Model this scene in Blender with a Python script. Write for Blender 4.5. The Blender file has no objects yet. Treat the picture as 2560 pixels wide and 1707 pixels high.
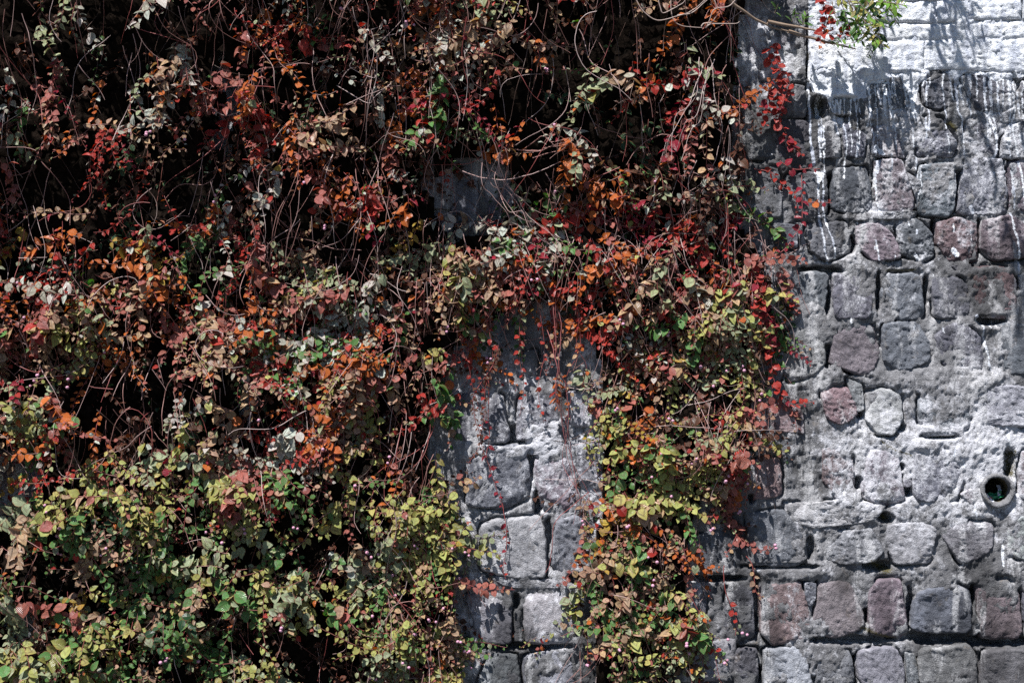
import bpy, math, random
import numpy as np
from mathutils import Vector, Matrix

random.seed(7)
rng = np.random.default_rng(7)
scene = bpy.context.scene
col = scene.collection

# ------------------------------------------------------------------ camera, sky, sun, exposure
S = 4.4 / 2560.0            # metres of wall per photograph pixel
ZC = 1.75                   # height of the picture centre on the wall
CAM_D = 6.2                 # camera distance from the wall face
cam_data = bpy.data.cameras.new('camera')
cam_data.sensor_width = 36.0
cam_data.lens = 36.0 * CAM_D / 4.4
cam_data.clip_end = 500.0
cam = bpy.data.objects.new('camera', cam_data)
cam.location = (0, -CAM_D, ZC)
cam.rotation_euler = (math.radians(90), 0, 0)
col.objects.link(cam)
scene.camera = cam

to_sun = Vector((-0.30, -0.45, 1.0)).normalized()
world = bpy.data.worlds.new('World')
scene.world = world
world.use_nodes = True
wn = world.node_tree.nodes
wl = world.node_tree.links
wn.clear()
sky = wn.new('ShaderNodeTexSky')
sky.sky_type = 'NISHITA'
sky.sun_disc = False
sky.altitude = 2850.0      # thin, dark mountain sky
sky.dust_density = 0.2
sky.sun_elevation = math.asin(to_sun.z)
sky.sun_rotation = math.atan2(to_sun.x, to_sun.y)
bg = wn.new('ShaderNodeBackground')
bg.inputs['Strength'].default_value = 0.05
wo = wn.new('ShaderNodeOutputWorld')
wl.new(sky.outputs['Color'], bg.inputs['Color'])
wl.new(bg.outputs['Background'], wo.inputs['Surface'])

sun_data = bpy.data.lights.new('sun', 'SUN')
sun_data.energy = 5.0
sun_data.angle = math.radians(0.5)
sun_data.color = (1.0, 0.975, 0.945)
sun = bpy.data.objects.new('sun', sun_data)
sun.rotation_euler = to_sun.to_track_quat('Z', 'Y').to_euler()
sun.location = (-3, -4, 10)
col.objects.link(sun)

scene.view_settings.view_transform = 'Standard'
scene.view_settings.look = 'None'
scene.view_settings.gamma = 1.0
scene.view_settings.use_curve_mapping = False
scene.view_settings.exposure = 1.1
scene.render.engine = 'CYCLES'
scene.cycles.use_denoising = False
scene.cycles.max_bounces = 4
scene.cycles.diffuse_bounces = 1
scene.cycles.glossy_bounces = 2
scene.cycles.transmission_bounces = 3
scene.cycles.transparent_max_bounces = 4

# ------------------------------------------------------------------ small helpers
def wx(px): return (px - 1280.0) * S
def wz(py): return ZC - (py - 853.5) * S
def px_of(x): return x / S + 1280.0
def py_of(z): return 853.5 - (z - ZC) / S
def P(px, py, d):
    """point d metres in front of the wall that is seen at that place of the photograph"""
    k = (CAM_D - d) / CAM_D
    return np.array((wx(px) * k, -d, ZC + (wz(py) - ZC) * k))

def hash3(ix, iy, iz, seed):
    h = (ix.astype(np.int64) * 374761393 + iy.astype(np.int64) * 668265263 + iz.astype(np.int64) * 2147483647 + seed * 1274126177) & 0xFFFFFFFF
    h = ((h ^ (h >> 13)) * 1274126177) & 0xFFFFFFFF
    h = ((h ^ (h >> 16)) * 2246822519) & 0xFFFFFFFF
    h = h ^ (h >> 15)
    return (h & 0xFFFFFF).astype(np.float64) / 0xFFFFFF * 2.0 - 1.0

def vnoise(p, seed=0):
    i = np.floor(p)
    f = p - i
    f = f * f * f * (f * (f * 6 - 15) + 10)
    i = i.astype(np.int64)
    out = 0
    for dx in (0, 1):
        wxx = f[:, 0] if dx else 1 - f[:, 0]
        for dy in (0, 1):
            wyy = f[:, 1] if dy else 1 - f[:, 1]
            for dz in (0, 1):
                wzz = f[:, 2] if dz else 1 - f[:, 2]
                out = out + wxx * wyy * wzz * hash3(i[:, 0] + dx, i[:, 1] + dy, i[:, 2] + dz, seed)
    return out

def fbm(p, scale, octaves=4, seed=0, gain=0.5):
    out = 0
    a = 1.0
    q = p * scale
    for o in range(octaves):
        out = out + a * vnoise(q + 17.3 * o, seed + o)
        q = q * 2.03
        a *= gain
    return out

def ridged(p, scale, octaves=3, seed=0):
    out = 0
    a = 1.0
    q = p * scale
    for o in range(octaves):
        out = out + a * (1 - 2 * np.abs(vnoise(q + 9.1 * o, seed + o)))
        q = q * 2.1
        a *= 0.5
    return out

def smooth(a, b, x):
    t = np.clip((x - a) / (b - a), 0, 1)
    return t * t * (3 - 2 * t)

def seg_dist(q, a, b):
    ab = b - a
    t = np.clip(((q - a) @ ab) / max(ab @ ab, 1e-12), 0, 1)
    return np.linalg.norm(q - (a + t[:, None] * ab), axis=1), t

def poly_inside(q, poly):
    inside = np.zeros(len(q), bool)
    n = len(poly)
    for i in range(n):
        x0, y0 = poly[i]
        x1, y1 = poly[(i + 1) % n]
        c = (y0 > q[:, 1]) != (y1 > q[:, 1])
        xi = (x1 - x0) * (q[:, 1] - y0) / ((y1 - y0) if y1 != y0 else 1e-9) + x0
        inside ^= c & (q[:, 0] < xi)
    return inside

def mesh_from(name, verts, faces, attrs=None, smooth_shade=True):
    """faces: list of (k, int array (n,k)) blocks or one array"""
    me = bpy.data.meshes.new(name)
    if isinstance(faces, np.ndarray):
        faces = [faces]
    loops = np.concatenate([f.reshape(-1) for f in faces]).astype(np.int32)
    tot = np.concatenate([np.full(len(f), f.shape[1], np.int32) for f in faces])
    start = np.concatenate([[0], np.cumsum(tot)[:-1]]).astype(np.int32)
    me.vertices.add(len(verts))
    me.vertices.foreach_set('co', np.asarray(verts, np.float32).reshape(-1))
    me.loops.add(len(loops))
    me.loops.foreach_set('vertex_index', loops)
    me.polygons.add(len(tot))
    me.polygons.foreach_set('loop_start', start)
    me.polygons.foreach_set('loop_total', tot)
    if smooth_shade:
        me.polygons.foreach_set('use_smooth', np.ones(len(tot), bool))
    for k, v in (attrs or {}).items():
        v = np.asarray(v, np.float32)
        if v.ndim == 1:
            a = me.attributes.new(k, 'FLOAT', 'POINT')
            a.data.foreach_set('value', v)
        elif v.shape[1] == 3:
            a = me.attributes.new(k, 'FLOAT_VECTOR', 'POINT')
            a.data.foreach_set('vector', v.reshape(-1))
    me.update(calc_edges=True)
    return me

def link(name, me, parent=None, loc=None):
    o = bpy.data.objects.new(name, me)
    col.objects.link(o)
    if parent is not None:
        o.parent = parent
        L = parent.location
        o.location = (-L.x, -L.y, -L.z)
    if loc is not None:
        o.location = loc
    return o

def thing(name, label, category, loc=(0, 0, 0), group=None):
    o = bpy.data.objects.new(name, None)
    o.empty_display_size = 0.05
    col.objects.link(o)
    o.location = loc
    o['label'] = label
    o['category'] = category
    if group:
        o['group'] = group
    return o

# ------------------------------------------------------------------ materials
def new_mat(name):
    m = bpy.data.materials.new(name)
    m.use_nodes = True
    nt = m.node_tree
    for n in list(nt.nodes):
        if n.type not in ('OUTPUT_MATERIAL', 'BSDF_PRINCIPLED'):
            nt.nodes.remove(n)
    return m, nt, nt.nodes['Principled BSDF'], nt.nodes['Material Output']

class NB:
    """tiny node-graph writer"""
    def __init__(s, nt): s.nt = nt
    def n(s, t, **kw):
        x = s.nt.nodes.new(t)
        for k, v in kw.items(): setattr(x, k, v)
        return x
    def link(s, a, b): s.nt.links.new(a, b)
    def set(s, inp, v):
        if isinstance(v, bpy.types.NodeSocket): s.link(v, inp)
        else: inp.default_value = v
    def math(s, op, a, b=0.0, clamp=False):
        x = s.n('ShaderNodeMath', operation=op); x.use_clamp = clamp
        s.set(x.inputs[0], a); s.set(x.inputs[1], b)
        return x.outputs[0]
    def mix(s, f, a, b, blend='MIX'):
        x = s.n('ShaderNodeMix', data_type='RGBA', blend_type=blend)
        s.set(x.inputs[0], f)
        s.set(x.inputs[6], a if not isinstance(a, tuple) else (*a, 1) if len(a) == 3 else a)
        s.set(x.inputs[7], b if not isinstance(b, tuple) else (*b, 1) if len(b) == 3 else b)
        return x.outputs[2]
    def noise(s, vec, scale, detail=4, rough=0.55, dist=0.0):
        x = s.n('ShaderNodeTexNoise')
        s.link(vec, x.inputs['Vector'])
        x.inputs['Scale'].default_value = scale
        x.inputs['Detail'].default_value = detail
        x.inputs['Roughness'].default_value = rough
        x.inputs['Distortion'].default_value = dist
        return x.outputs['Fac']
    def ramp(s, f, lo, hi):
        x = s.n('ShaderNodeMapRange', interpolation_type='SMOOTHSTEP')
        s.set(x.inputs['Value'], f)
        x.inputs['From Min'].default_value = lo
        x.inputs['From Max'].default_value = hi
        return x.outputs[0]
    def attr(s, name):
        return s.n('ShaderNodeAttribute', attribute_name=name)

def rock_material(name, relief=1.0):
    m, nt, bsdf, out = new_mat(name)
    g = NB(nt)
    pos = g.n('ShaderNodeNewGeometry').outputs['Position']
    tint = g.attr('tint').outputs['Vector']
    paint = g.attr('paint').outputs['Fac']
    lime = g.attr('lime').outputs['Fac']
    moss = g.attr('moss').outputs['Fac']
    mp = g.n('ShaderNodeMapping')           # run-off stains are drawn out downwards
    g.link(pos, mp.inputs['Vector'])
    mp.inputs['Scale'].default_value = (1.0, 1.0, 0.22)
    n_big = g.noise(pos, 9, 5, 0.6)
    n_mid = g.noise(pos, 38, 5, 0.65)
    n_fine = g.noise(pos, 150, 4, 0.7)
    n_grit = g.noise(pos, 430, 2, 0.6)
    n_run = g.noise(mp.outputs[0], 30, 5, 0.6)
    # mineral mottling
    v = g.math('MULTIPLY', n_mid, 0.9)
    v = g.math('ADD', v, g.math('MULTIPLY', n_big, 0.7))
    v = g.math('ADD', v, g.math('MULTIPLY', n_fine, 0.55))
    v = g.math('ADD', v, g.math('MULTIPLY', n_grit, 0.35))
    v = g.math('SUBTRACT', v, 0.28)
    base = g.mix(1.0, tint, g.n('ShaderNodeCombineColor').outputs[0], 'MULTIPLY')
    comb = [n for n in nt.nodes if n.bl_idname == 'ShaderNodeCombineColor'][-1]
    for i in range(3): g.link(v, comb.inputs[i])
    # dark lichen / damp patches with outlines of their own
    dk = g.ramp(g.math('ADD', g.noise(pos, 16, 6, 0.7, 0.4), g.math('MULTIPLY', n_run, 0.35)), 0.72, 0.90)
    base = g.mix(g.math('MULTIPLY', dk, 0.62), base, (0.035, 0.036, 0.045))
    # ochre-brown lichen
    oc = g.ramp(g.noise(pos, 21, 5, 0.6, 0.6), 0.60, 0.74)
    base = g.mix(g.math('MULTIPLY', oc, 0.30), base, (0.17, 0.13, 0.085))
    # pale lime bloom
    lf = g.math('ADD', g.math('MULTIPLY', n_mid, 0.55), g.math('MULTIPLY', n_fine, 0.40))
    lf = g.math('ADD', lf, g.math('MULTIPLY', n_run, 0.40))
    lf = g.math('ADD', lf, g.math('MULTIPLY', g.math('SUBTRACT', g.noise(pos, 14, 4, 0.6, 0.5), 0.35), 0.55))
    lf = g.math('ADD', lf, g.math('MULTIPLY', lime, 0.36))
    lm = g.ramp(lf, 0.79, 1.07)
    base = g.mix(g.math('MULTIPLY', lm, 0.85), base, (0.56, 0.565, 0.61))
    ch = g.ramp(g.math('ADD', g.noise(mp.outputs[0], 11, 5, 0.65, 0.3), g.math('MULTIPLY', n_fine, 0.22)), 0.64, 0.76)
    base = g.mix(g.math('MULTIPLY', ch, 0.42), base, (0.62, 0.62, 0.64))
    sp = g.ramp(g.math('ADD', g.noise(pos, 75, 3, 0.8), g.math('MULTIPLY', lime, 0.04)), 0.69, 0.76)
    base = g.mix(g.math('MULTIPLY', sp, 0.8), base, (0.66, 0.66, 0.69))
    # moss
    mf = g.ramp(g.math('ADD', moss, g.math('MULTIPLY', g.math('SUBTRACT', n_fine, 0.5), 2.4)), 0.45, 0.95)
    base = g.mix(mf, base, g.mix(n_mid, (0.035, 0.032, 0.012), (0.12, 0.10, 0.035)))
    # white wall paint: attribute holds signed distance (in cm) to its outline
    pf = g.math('ADD', paint, g.math('MULTIPLY', g.math('SUBTRACT', n_fine, 0.5), 1.3))
    pf = g.math('ADD', pf, g.math('MULTIPLY', g.math('SUBTRACT', n_mid, 0.5), 1.3))
    pm = g.ramp(pf, -0.12, 0.12)
    worn = g.ramp(g.math('ADD', g.math('MULTIPLY', n_fine, 0.6), g.math('MULTIPLY', n_grit, 0.5)), 0.40, 0.47)
    pm = g.math('MULTIPLY', pm, g.math('MAXIMUM', worn, 0.25))
    base = g.mix(pm, base, g.mix(g.ramp(n_run, 0.35, 0.62), (0.46, 0.49, 0.57), (0.74, 0.76, 0.80)))
    g.link(base, bsdf.inputs['Base Color'])
    bsdf.inputs['Roughness'].default_value = 0.9
    bsdf.inputs['Specular IOR Level'].default_value = 0.25
    hgt = g.math('ADD', g.math('MULTIPLY', n_fine, 0.9), g.math('MULTIPLY', n_grit, 0.35))
    hgt = g.math('ADD', hgt, g.math('MULTIPLY', n_mid, 0.8))
    b = g.n('ShaderNodeBump')
    b.inputs['Strength'].default_value = 0.85
    b.inputs['Distance'].default_value = 0.010 * relief
    g.link(hgt, b.inputs['Height'])
    g.link(b.outputs[0], bsdf.inputs['Normal'])
    return m

def leaf_material():
    m, nt, bsdf, out = new_mat('leaf_surface')
    g = NB(nt)
    colr = g.attr('col').outputs['Vector']
    luv = g.n('ShaderNodeSeparateXYZ')
    g.link(g.attr('luv').outputs['Vector'], luv.inputs[0])
    u, v, chev = luv.outputs[0], luv.outputs[1], luv.outputs[2]
    au = g.math('ABSOLUTE', u)
    pos = g.n('ShaderNodeNewGeometry').outputs['Position']
    nz = g.noise(pos, 160, 3, 0.6)
    c = g.mix(g.math('MULTIPLY', nz, 0.75), colr, g.mix(1.0, colr, (0.45, 0.42, 0.40), 'MULTIPLY'))
    # dark chevron across the blade
    t = g.math('SUBTRACT', v, g.math('ADD', 0.62, g.math('MULTIPLY', au, -0.55)))
    band = g.math('SUBTRACT', 1.0, g.ramp(g.math('ABSOLUTE', t), 0.05, 0.17))
    c = g.mix(g.math('MULTIPLY', g.math('MULTIPLY', band, chev), 0.75), c, (0.075, 0.035, 0.03))
    # veins and red margin
    vein = g.math('SUBTRACT', 1.0, g.ramp(au, 0.0, 0.07))
    c = g.mix(g.math('MULTIPLY', vein, 0.35), c, (0.26, 0.14, 0.09))
    edge = g.ramp(au, 0.80, 1.0)
    c = g.mix(g.math('MULTIPLY', edge, 0.55), c, (0.25, 0.045, 0.02))
    g.link(c, bsdf.inputs['Base Color'])
    bsdf.inputs['Roughness'].default_value = 0.36
    bsdf.inputs['Specular IOR Level'].default_value = 0.36
    bmp = g.n('ShaderNodeBump')
    bmp.inputs['Strength'].default_value = 0.5
    bmp.inputs['Distance'].default_value = 0.002
    side = g.math('SINE', g.math('MULTIPLY', g.math('ADD', v, g.math('MULTIPLY', au, -0.5)), 44.0))
    g.link(side, bmp.inputs['Height'])
    g.link(bmp.outputs[0], bsdf.inputs['Normal'])
    tr = g.n('ShaderNodeBsdfTranslucent')
    sat = g.n('ShaderNodeHueSaturation')
    sat.inputs['Saturation'].default_value = 1.35
    sat.inputs['Value'].default_value = 1.1
    g.link(c, sat.inputs['Color'])
    g.link(sat.outputs[0], tr.inputs['Color'])
    ms = g.n('ShaderNodeMixShader')
    ms.inputs[0].default_value = 0.26
    g.link(bsdf.outputs[0], ms.inputs[1])
    g.link(tr.outputs[0], ms.inputs[2])
    g.link(ms.outputs[0], out.inputs['Surface'])
    return m

def stem_material():
    m, nt, bsdf, out = new_mat('stem_surface')
    g = NB(nt)
    colr = g.attr('col').outputs['Vector']
    pos = g.n('ShaderNodeNewGeometry').outputs['Position']
    nz = g.noise(pos, 60, 4, 0.7)
    c = g.mix(nz, g.mix(1.0, colr, (0.5, 0.42, 0.4), 'MULTIPLY'), colr)
    g.link(c, bsdf.inputs['Base Color'])
    bsdf.inputs['Roughness'].default_value = 0.5
    return m

def plain_material(name, c0, c1, scale=40, rough=0.7, bump=0.002):
    m, nt, bsdf, out = new_mat(name)
    g = NB(nt)
    pos = g.n('ShaderNodeNewGeometry').outputs['Position']
    nz = g.noise(pos, scale, 5, 0.65)
    g.link(g.mix(g.ramp(nz, 0.3, 0.7), c0, c1), bsdf.inputs['Base Color'])
    bsdf.inputs['Roughness'].default_value = rough
    if bump:
        b = g.n('ShaderNodeBump')
        b.inputs['Distance'].default_value = bump
        g.link(g.noise(pos, scale * 3, 4, 0.7), b.inputs['Height'])
        g.link(b.outputs[0], bsdf.inputs['Normal'])
    return m

M_ROCK = rock_material('weathered_stone', 1.0)
M_MORTAR = rock_material('lime_mortar', 1.0)
M_LEAF = leaf_material()
M_STEM = stem_material()
M_FLOWER = plain_material('flower_pink', (0.36, 0.13, 0.22), (0.55, 0.33, 0.42), 500, 0.8, 0.001)
M_PIPE = plain_material('pipe_concrete', (0.07, 0.07, 0.075), (0.30, 0.30, 0.32), 45, 0.9, 0.006)
M_MOSS = plain_material('pipe_moss', (0.03, 0.028, 0.012), (0.11, 0.085, 0.03), 80, 0.95, 0.006)
M_GREEN = plain_material('green_foil', (0.0, 0.09, 0.035), (0.012, 0.19, 0.08), 90, 0.3, 0.002)
M_RED = plain_material('red_foil', (0.30, 0.012, 0.015), (0.45, 0.03, 0.03), 90, 0.3, 0.001)
M_WHITE = plain_material('white_plastic', (0.50, 0.52, 0.60), (0.68, 0.70, 0.76), 60, 0.4, 0.001)
M_GROUND = plain_material('dark_asphalt', (0.035, 0.035, 0.037), (0.075, 0.073, 0.07), 50, 0.9, 0.004)
M_SHADE_SHEET = plain_material('painted_gap_shade', (0.004, 0.0035, 0.003), (0.014, 0.010, 0.008), 30, 0.95, 0.01)  # near-black colour stands in for deep shade between the leaves
M_SHADE_SHEET.node_tree.nodes['Principled BSDF'].inputs['Specular IOR Level'].default_value = 0.0
M_SOIL = plain_material('bank_soil', (0.03, 0.022, 0.014), (0.08, 0.06, 0.04), 12, 0.95, 0.02)

# ------------------------------------------------------------------ setting: ground, bank above the wall
gm = mesh_from('ground', [(-60, -80, 0), (60, -80, 0), (60, 60, 0), (-60, 60, 0)], np.array([[0, 1, 2, 3]]), smooth_shade=False)
gm.materials.append(M_GROUND)
go = link('ground', gm); go['kind'] = 'structure'
WALL_TOP = 3.72
gx = np.linspace(-14, 14, 60); gy = np.linspace(0.25, 12, 30)
X, Y = np.meshgrid(gx, gy)
q = np.stack([X.ravel(), Y.ravel(), np.zeros(X.size)], 1)
Z = WALL_TOP - 0.05 + 0.25 * (q[:, 1] - 0.25) + 0.12 * fbm(q, 1.2, 4, 5)
n = 60
fi = np.array([[j * n + i, j * n + i + 1, (j + 1) * n + i + 1, (j + 1) * n + i] for j in range(29) for i in range(59)])
bm_ = mesh_from('bank', np.stack([q[:, 0], q[:, 1], Z], 1), fi)
bm_.materials.append(M_SOIL)
bo = link('earth_bank', bm_); bo['kind'] = 'structure'

# ------------------------------------------------------------------ paint outline, drips, moss, holes (photograph pixels)
CROP = {'A': (1860, 0, 0.29787), 'B': (1860, 420, 0.29787), 'C': (1860, 840, 0.29787), 'D': (1860, 1240, 0.29787),
        'E': (1100, 760, 0.34014), 'F': (1100, 1174, 0.34014), 'G': (1000, 350, 0.34014), 'T': (0, 0, 1.0)}
def cv(c, x, y):
    ox, oy, k = CROP[c]
    return (ox + x * k, oy + y * k)
def cvs(c, pts): return np.array([cv(c, *p) for p in pts])

PAINT_POLY = cvs('A', [(532, -260), (2800, -260), (2800, 650), (2350, 645), (2250, 660), (2100, 690), (1960, 650), (1900, 640), (1820, 625),
                       (1790, 700), (1760, 720), (1720, 650), (1640, 600), (1530, 600), (1500, 690), (1450, 760), (1420, 900), (1390, 900), (1350, 760), (1300, 660),
                       (1220, 660), (1190, 725), (1100, 715), (1040, 705), (1010, 760), (1000, 830), (900, 845), (790, 838),
                       (720, 855), (640, 800), (560, 780), (535, 700)])
DRIPS = []
def drip(c, w, *pts): DRIPS.append((cvs(c, pts), (w + 0.9) * 0.29787))
drip('A', 8, (525, 700), (530, 850), (540, 960), (545, 1150), (560, 1260)); drip('A', 13, (560, 1250), (575, 1390))
drip('B', 7, (600, 40), (615, 300), (630, 500), (660, 700), (690, 800)); drip('B', 6, (640, 40), (655, 350), (690, 520), (740, 650), (745, 760)); drip('B', 16, (590, 50), (640, 60), (620, 110))
drip('A', 6, (1030, 700), (1035, 900), (1025, 1080)); drip('A', 6, (1170, 730), (1195, 850), (1220, 1000)); drip('A', 5, (1158, 730), (1165, 890), (1180, 1010), (1190, 1110))
drip('A', 5, (1105, 720), (1130, 890)); drip('A', 5, (1235, 1030), (1258, 1130), (1260, 1260)); drip('A', 5, (1330, 720), (1350, 880), (1355, 980))
drip('A', 18, (1390, 700), (1400, 900), (1405, 990)); drip('A', 6, (1395, 1110), (1405, 1240), (1430, 1350), (1435, 1500)); drip('B', 6, (1430, 0), (1438, 90)); drip('B', 5, (1460, 20), (1475, 150), (1450, 270))
drip('A', 5, (1500, 1000), (1510, 1180)); drip('A', 10, (1750, 640), (1772, 800)); drip('A', 7, (1772, 780), (1780, 930), (1820, 1030), (1832, 1310)); drip('A', 5, (1790, 700), (1832, 890))
drip('A', 5, (1868, 640), (1880, 800), (1892, 985)); drip('A', 8, (1995, 660), (2010, 900), (2055, 1040), (2095, 1150), (2102, 1240), (2065, 1340)); drip('A', 5, (2050, 670), (2070, 950), (2110, 1200))
drip('A', 5, (2100, 680), (2112, 910)); drip('A', 5, (2150, 680), (2157, 910)); drip('A', 5, (2190, 670), (2203, 870)); drip('A', 5, (1930, 650), (1945, 790)); drip('A', 5, (1700, 640), (1745, 850))
drip('A', 7, (2225, 660), (2252, 950), (2225, 1060), (2255, 1200), (2280, 1330)); drip('A', 5, (2250, 690), (2292, 970)); drip('A', 6, (2268, 1050), (2310, 1200), (2332, 1280)); drip('A', 5, (2180, 1090), (2212, 1330))
drip('A', 7, (1080, 1250), (1092, 1400), (1090, 1570)); drip('B', 6, (1085, 0), (1105, 250), (1132, 395)); drip('A', 5, (1212, 1310), (1218, 1430)); drip('A', 6, (2285, 1370), (2322, 1560)); drip('B', 5, (2296, -20), (2337, 335)); drip('B', 6, (2230, 10), (2252, 345))
drip('B', 7, (2220, 390), (2262, 560), (2290, 760), (2300, 900)); drip('B', 6, (1080, 610), (1110, 770)); drip('B', 20, (1740, 690), (1765, 730)); drip('B', 16, (1880, 330), (1900, 380)); drip('B', 14, (1930, 1250), (1990, 1320))
drip('B', 6, (1990, 1320), (2010, 1560)); drip('C', 6, (2008, 40), (2030, 230), (2060, 300)); drip('A', 5, (655, 1060), (665, 1260)); drip('A', 6, (955, 1120), (935, 1330)); drip('A', 5, (1680, 1150), (1712, 1300)); drip('A', 18, (1090, 1250), (1140, 1310))
drip('A', 8, (2400, 640), (2420, 1200), (2430, 1500)); drip('A', 6, (700, 840), (735, 960)); drip('A', 6, (800, 830), (795, 1050)); drip('A', 6, (900, 830), (925, 960)); drip('C', 8, (2190, 770), (2215, 930)); drip('D', 7, (1915, 60), (1935, 180)); drip('D', 12, (2150, 400), (2145, 560))
drip('C', 4, (1745, 950), (1735, 1040)); drip('C', 4, (1685, 1030), (1680, 1110)); drip('C', 4, (1810, 1040), (1825, 1110)); drip('B', 4, (1735, 480), (1740, 530)); drip('B', 4, (1880, 540), (1885, 610)); drip('B', 14, (1420, 740), (1450, 780))
for _k in range(34):        # long thin runs below the painted edge
    _x = random.uniform(540, 2420); _y = 620 + 200 * max(0, min(1, (1250 - _x) / 300)); _l = random.uniform(120, 760)
    _q = [(_x, _y - 20)]
    for _j in range(4): _q.append((_q[-1][0] + random.gauss(5, 9), _q[-1][1] + _l / 4))
    drip('A', random.uniform(2.6, 4.8), *_q)
for _k in range(26):        # small splashes
    _x = random.uniform(620, 2500); _y = random.uniform(900, 2900)
    drip('A', random.uniform(2.5, 4.5), (_x, _y), (_x + random.uniform(-4, 6), _y + random.uniform(15, 60)))

MOSS = [(cvs('A', [(540, 590), (650, 602), (760, 636), (880, 622), (960, 602), (1080, 640), (1200, 645)]), 2.6),
        (cvs('A', [(530, 300), (525, 560), (545, 600)]), 3.0), (cvs('A', [(640, 850), (625, 960)]), 12.0),
        (cvs('C', [(1120, 880), (1250, 960), (1400, 1000)]), 3.0), (cvs('D', [(1080, 560), (1190, 620)]), 14.0), (cvs('D', [(1160, 170), (1210, 200)]), 8.0),
        (cvs('C', [(2250, 980), (2240, 1150)]), 9.0), (cvs('D', [(980, 1100), (1250, 1180)]), 6.0), (cvs('B', [(1180, 860), (1420, 860)]), 4.0), (cvs('A', [(1700, 1050), (1760, 1090)]), 8.0)]
HOLES = [('A', 620, 910, 45, 75), ('A', 520, 420, 12, 240), ('B', 1390, 170, 45, 130), ('B', 1790, 180, 24, 150), ('B', 905, 640, 22, 60), ('B', 705, 200, 18, 150), ('B', 2205, 150, 20, 160),
         ('B', 1590, 560, 26, 130), ('B', 1965, 560, 18, 110), ('B', 690, 1080, 22, 150), ('B', 1118, 1060, 16, 160), ('B', 1515, 1060, 16, 140), ('B', 2060, 1285, 120, 34), ('B', 620, 855, 180, 24),
         ('C', 700, 170, 30, 90), ('C', 880, 270, 60, 40), ('C', 962, 645, 24, 34), ('C', 1312, 760, 32, 26), ('C', 1180, 826, 80, 14), ('C', 1610, 835, 150, 16), ('C', 945, 1230, 26, 50),
         ('C', 1365, 1295, 28, 40), ('C', 2215, 1080, 40, 120), ('C', 1308, 1095, 18, 20), ('D', 1180, 180, 55, 34), ('D', 1110, 575, 110, 34), ('D', 550, 430, 32, 80), ('D', 1020, 995, 34, 56),
         ('D', 95, 900, 26, 260), ('D', 600, 800, 16, 80), ('D', 1385, 950, 24, 170), ('D', 1908, 850, 18, 110), ('D', 1600, 1175, 260, 48), ('D', 2100, 1210, 260, 40), ('D', 935, 1460, 30, 120),
         ('D', 2305, 1000, 20, 220), ('D', 125, 1500, 20, 70), ('D', 900, 1200, 340, 26), ('D', 300, 580, 300, 14), ('E', 530, 960, 60, 60), ('E', 500, 1012, 140, 16), ('E', 670, 1160, 26, 70), ('E', 720, 1450, 26, 90),
         ('F', 795, 470, 20, 110), ('F', 560, 960, 20, 60), ('F', 620, 1290, 330, 20), ('F', 1000, 800, 60, 30), ('F', 2000, 790, 200, 16), ('C', 60, 1350, 14, 50)]
SMEAR = [('B', 1150, 820, 420, 75), ('B', 1100, 410, 420, 36), ('C', 760, 370, 320, 110), ('C', 1450, 370, 420, 110), ('C', 2100, 370, 260, 90), ('C', 1250, 870, 600, 110), ('C', 700, 830, 260, 130),
         ('C', 420, 900, 220, 150), ('D', 800, 120, 600, 160), ('D', 1500, 80, 600, 130), ('D', 1700, 620, 420, 110), ('D', 2050, 520, 160, 160), ('D', 420, 620, 420, 70), ('E', 760, 1000, 170, 130), ('E', 720, 600, 300, 70),
         ('A', 1180, 975, 190, 50), ('B', 1930, 850, 380, 60), ('C', 1950, 880, 260, 200), ('B', 1850, 1320, 340, 60), ('E', 350, 1080, 330, 70), ('F', 500, 810, 360, 60), ('D', 1750, 1180, 120, 30), ('A', 900, 610, 480, 34), ('A', 1500, 640, 400, 60), ('A', 2100, 640, 560, 40), ('A', 700, 830, 300, 40)]

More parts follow.
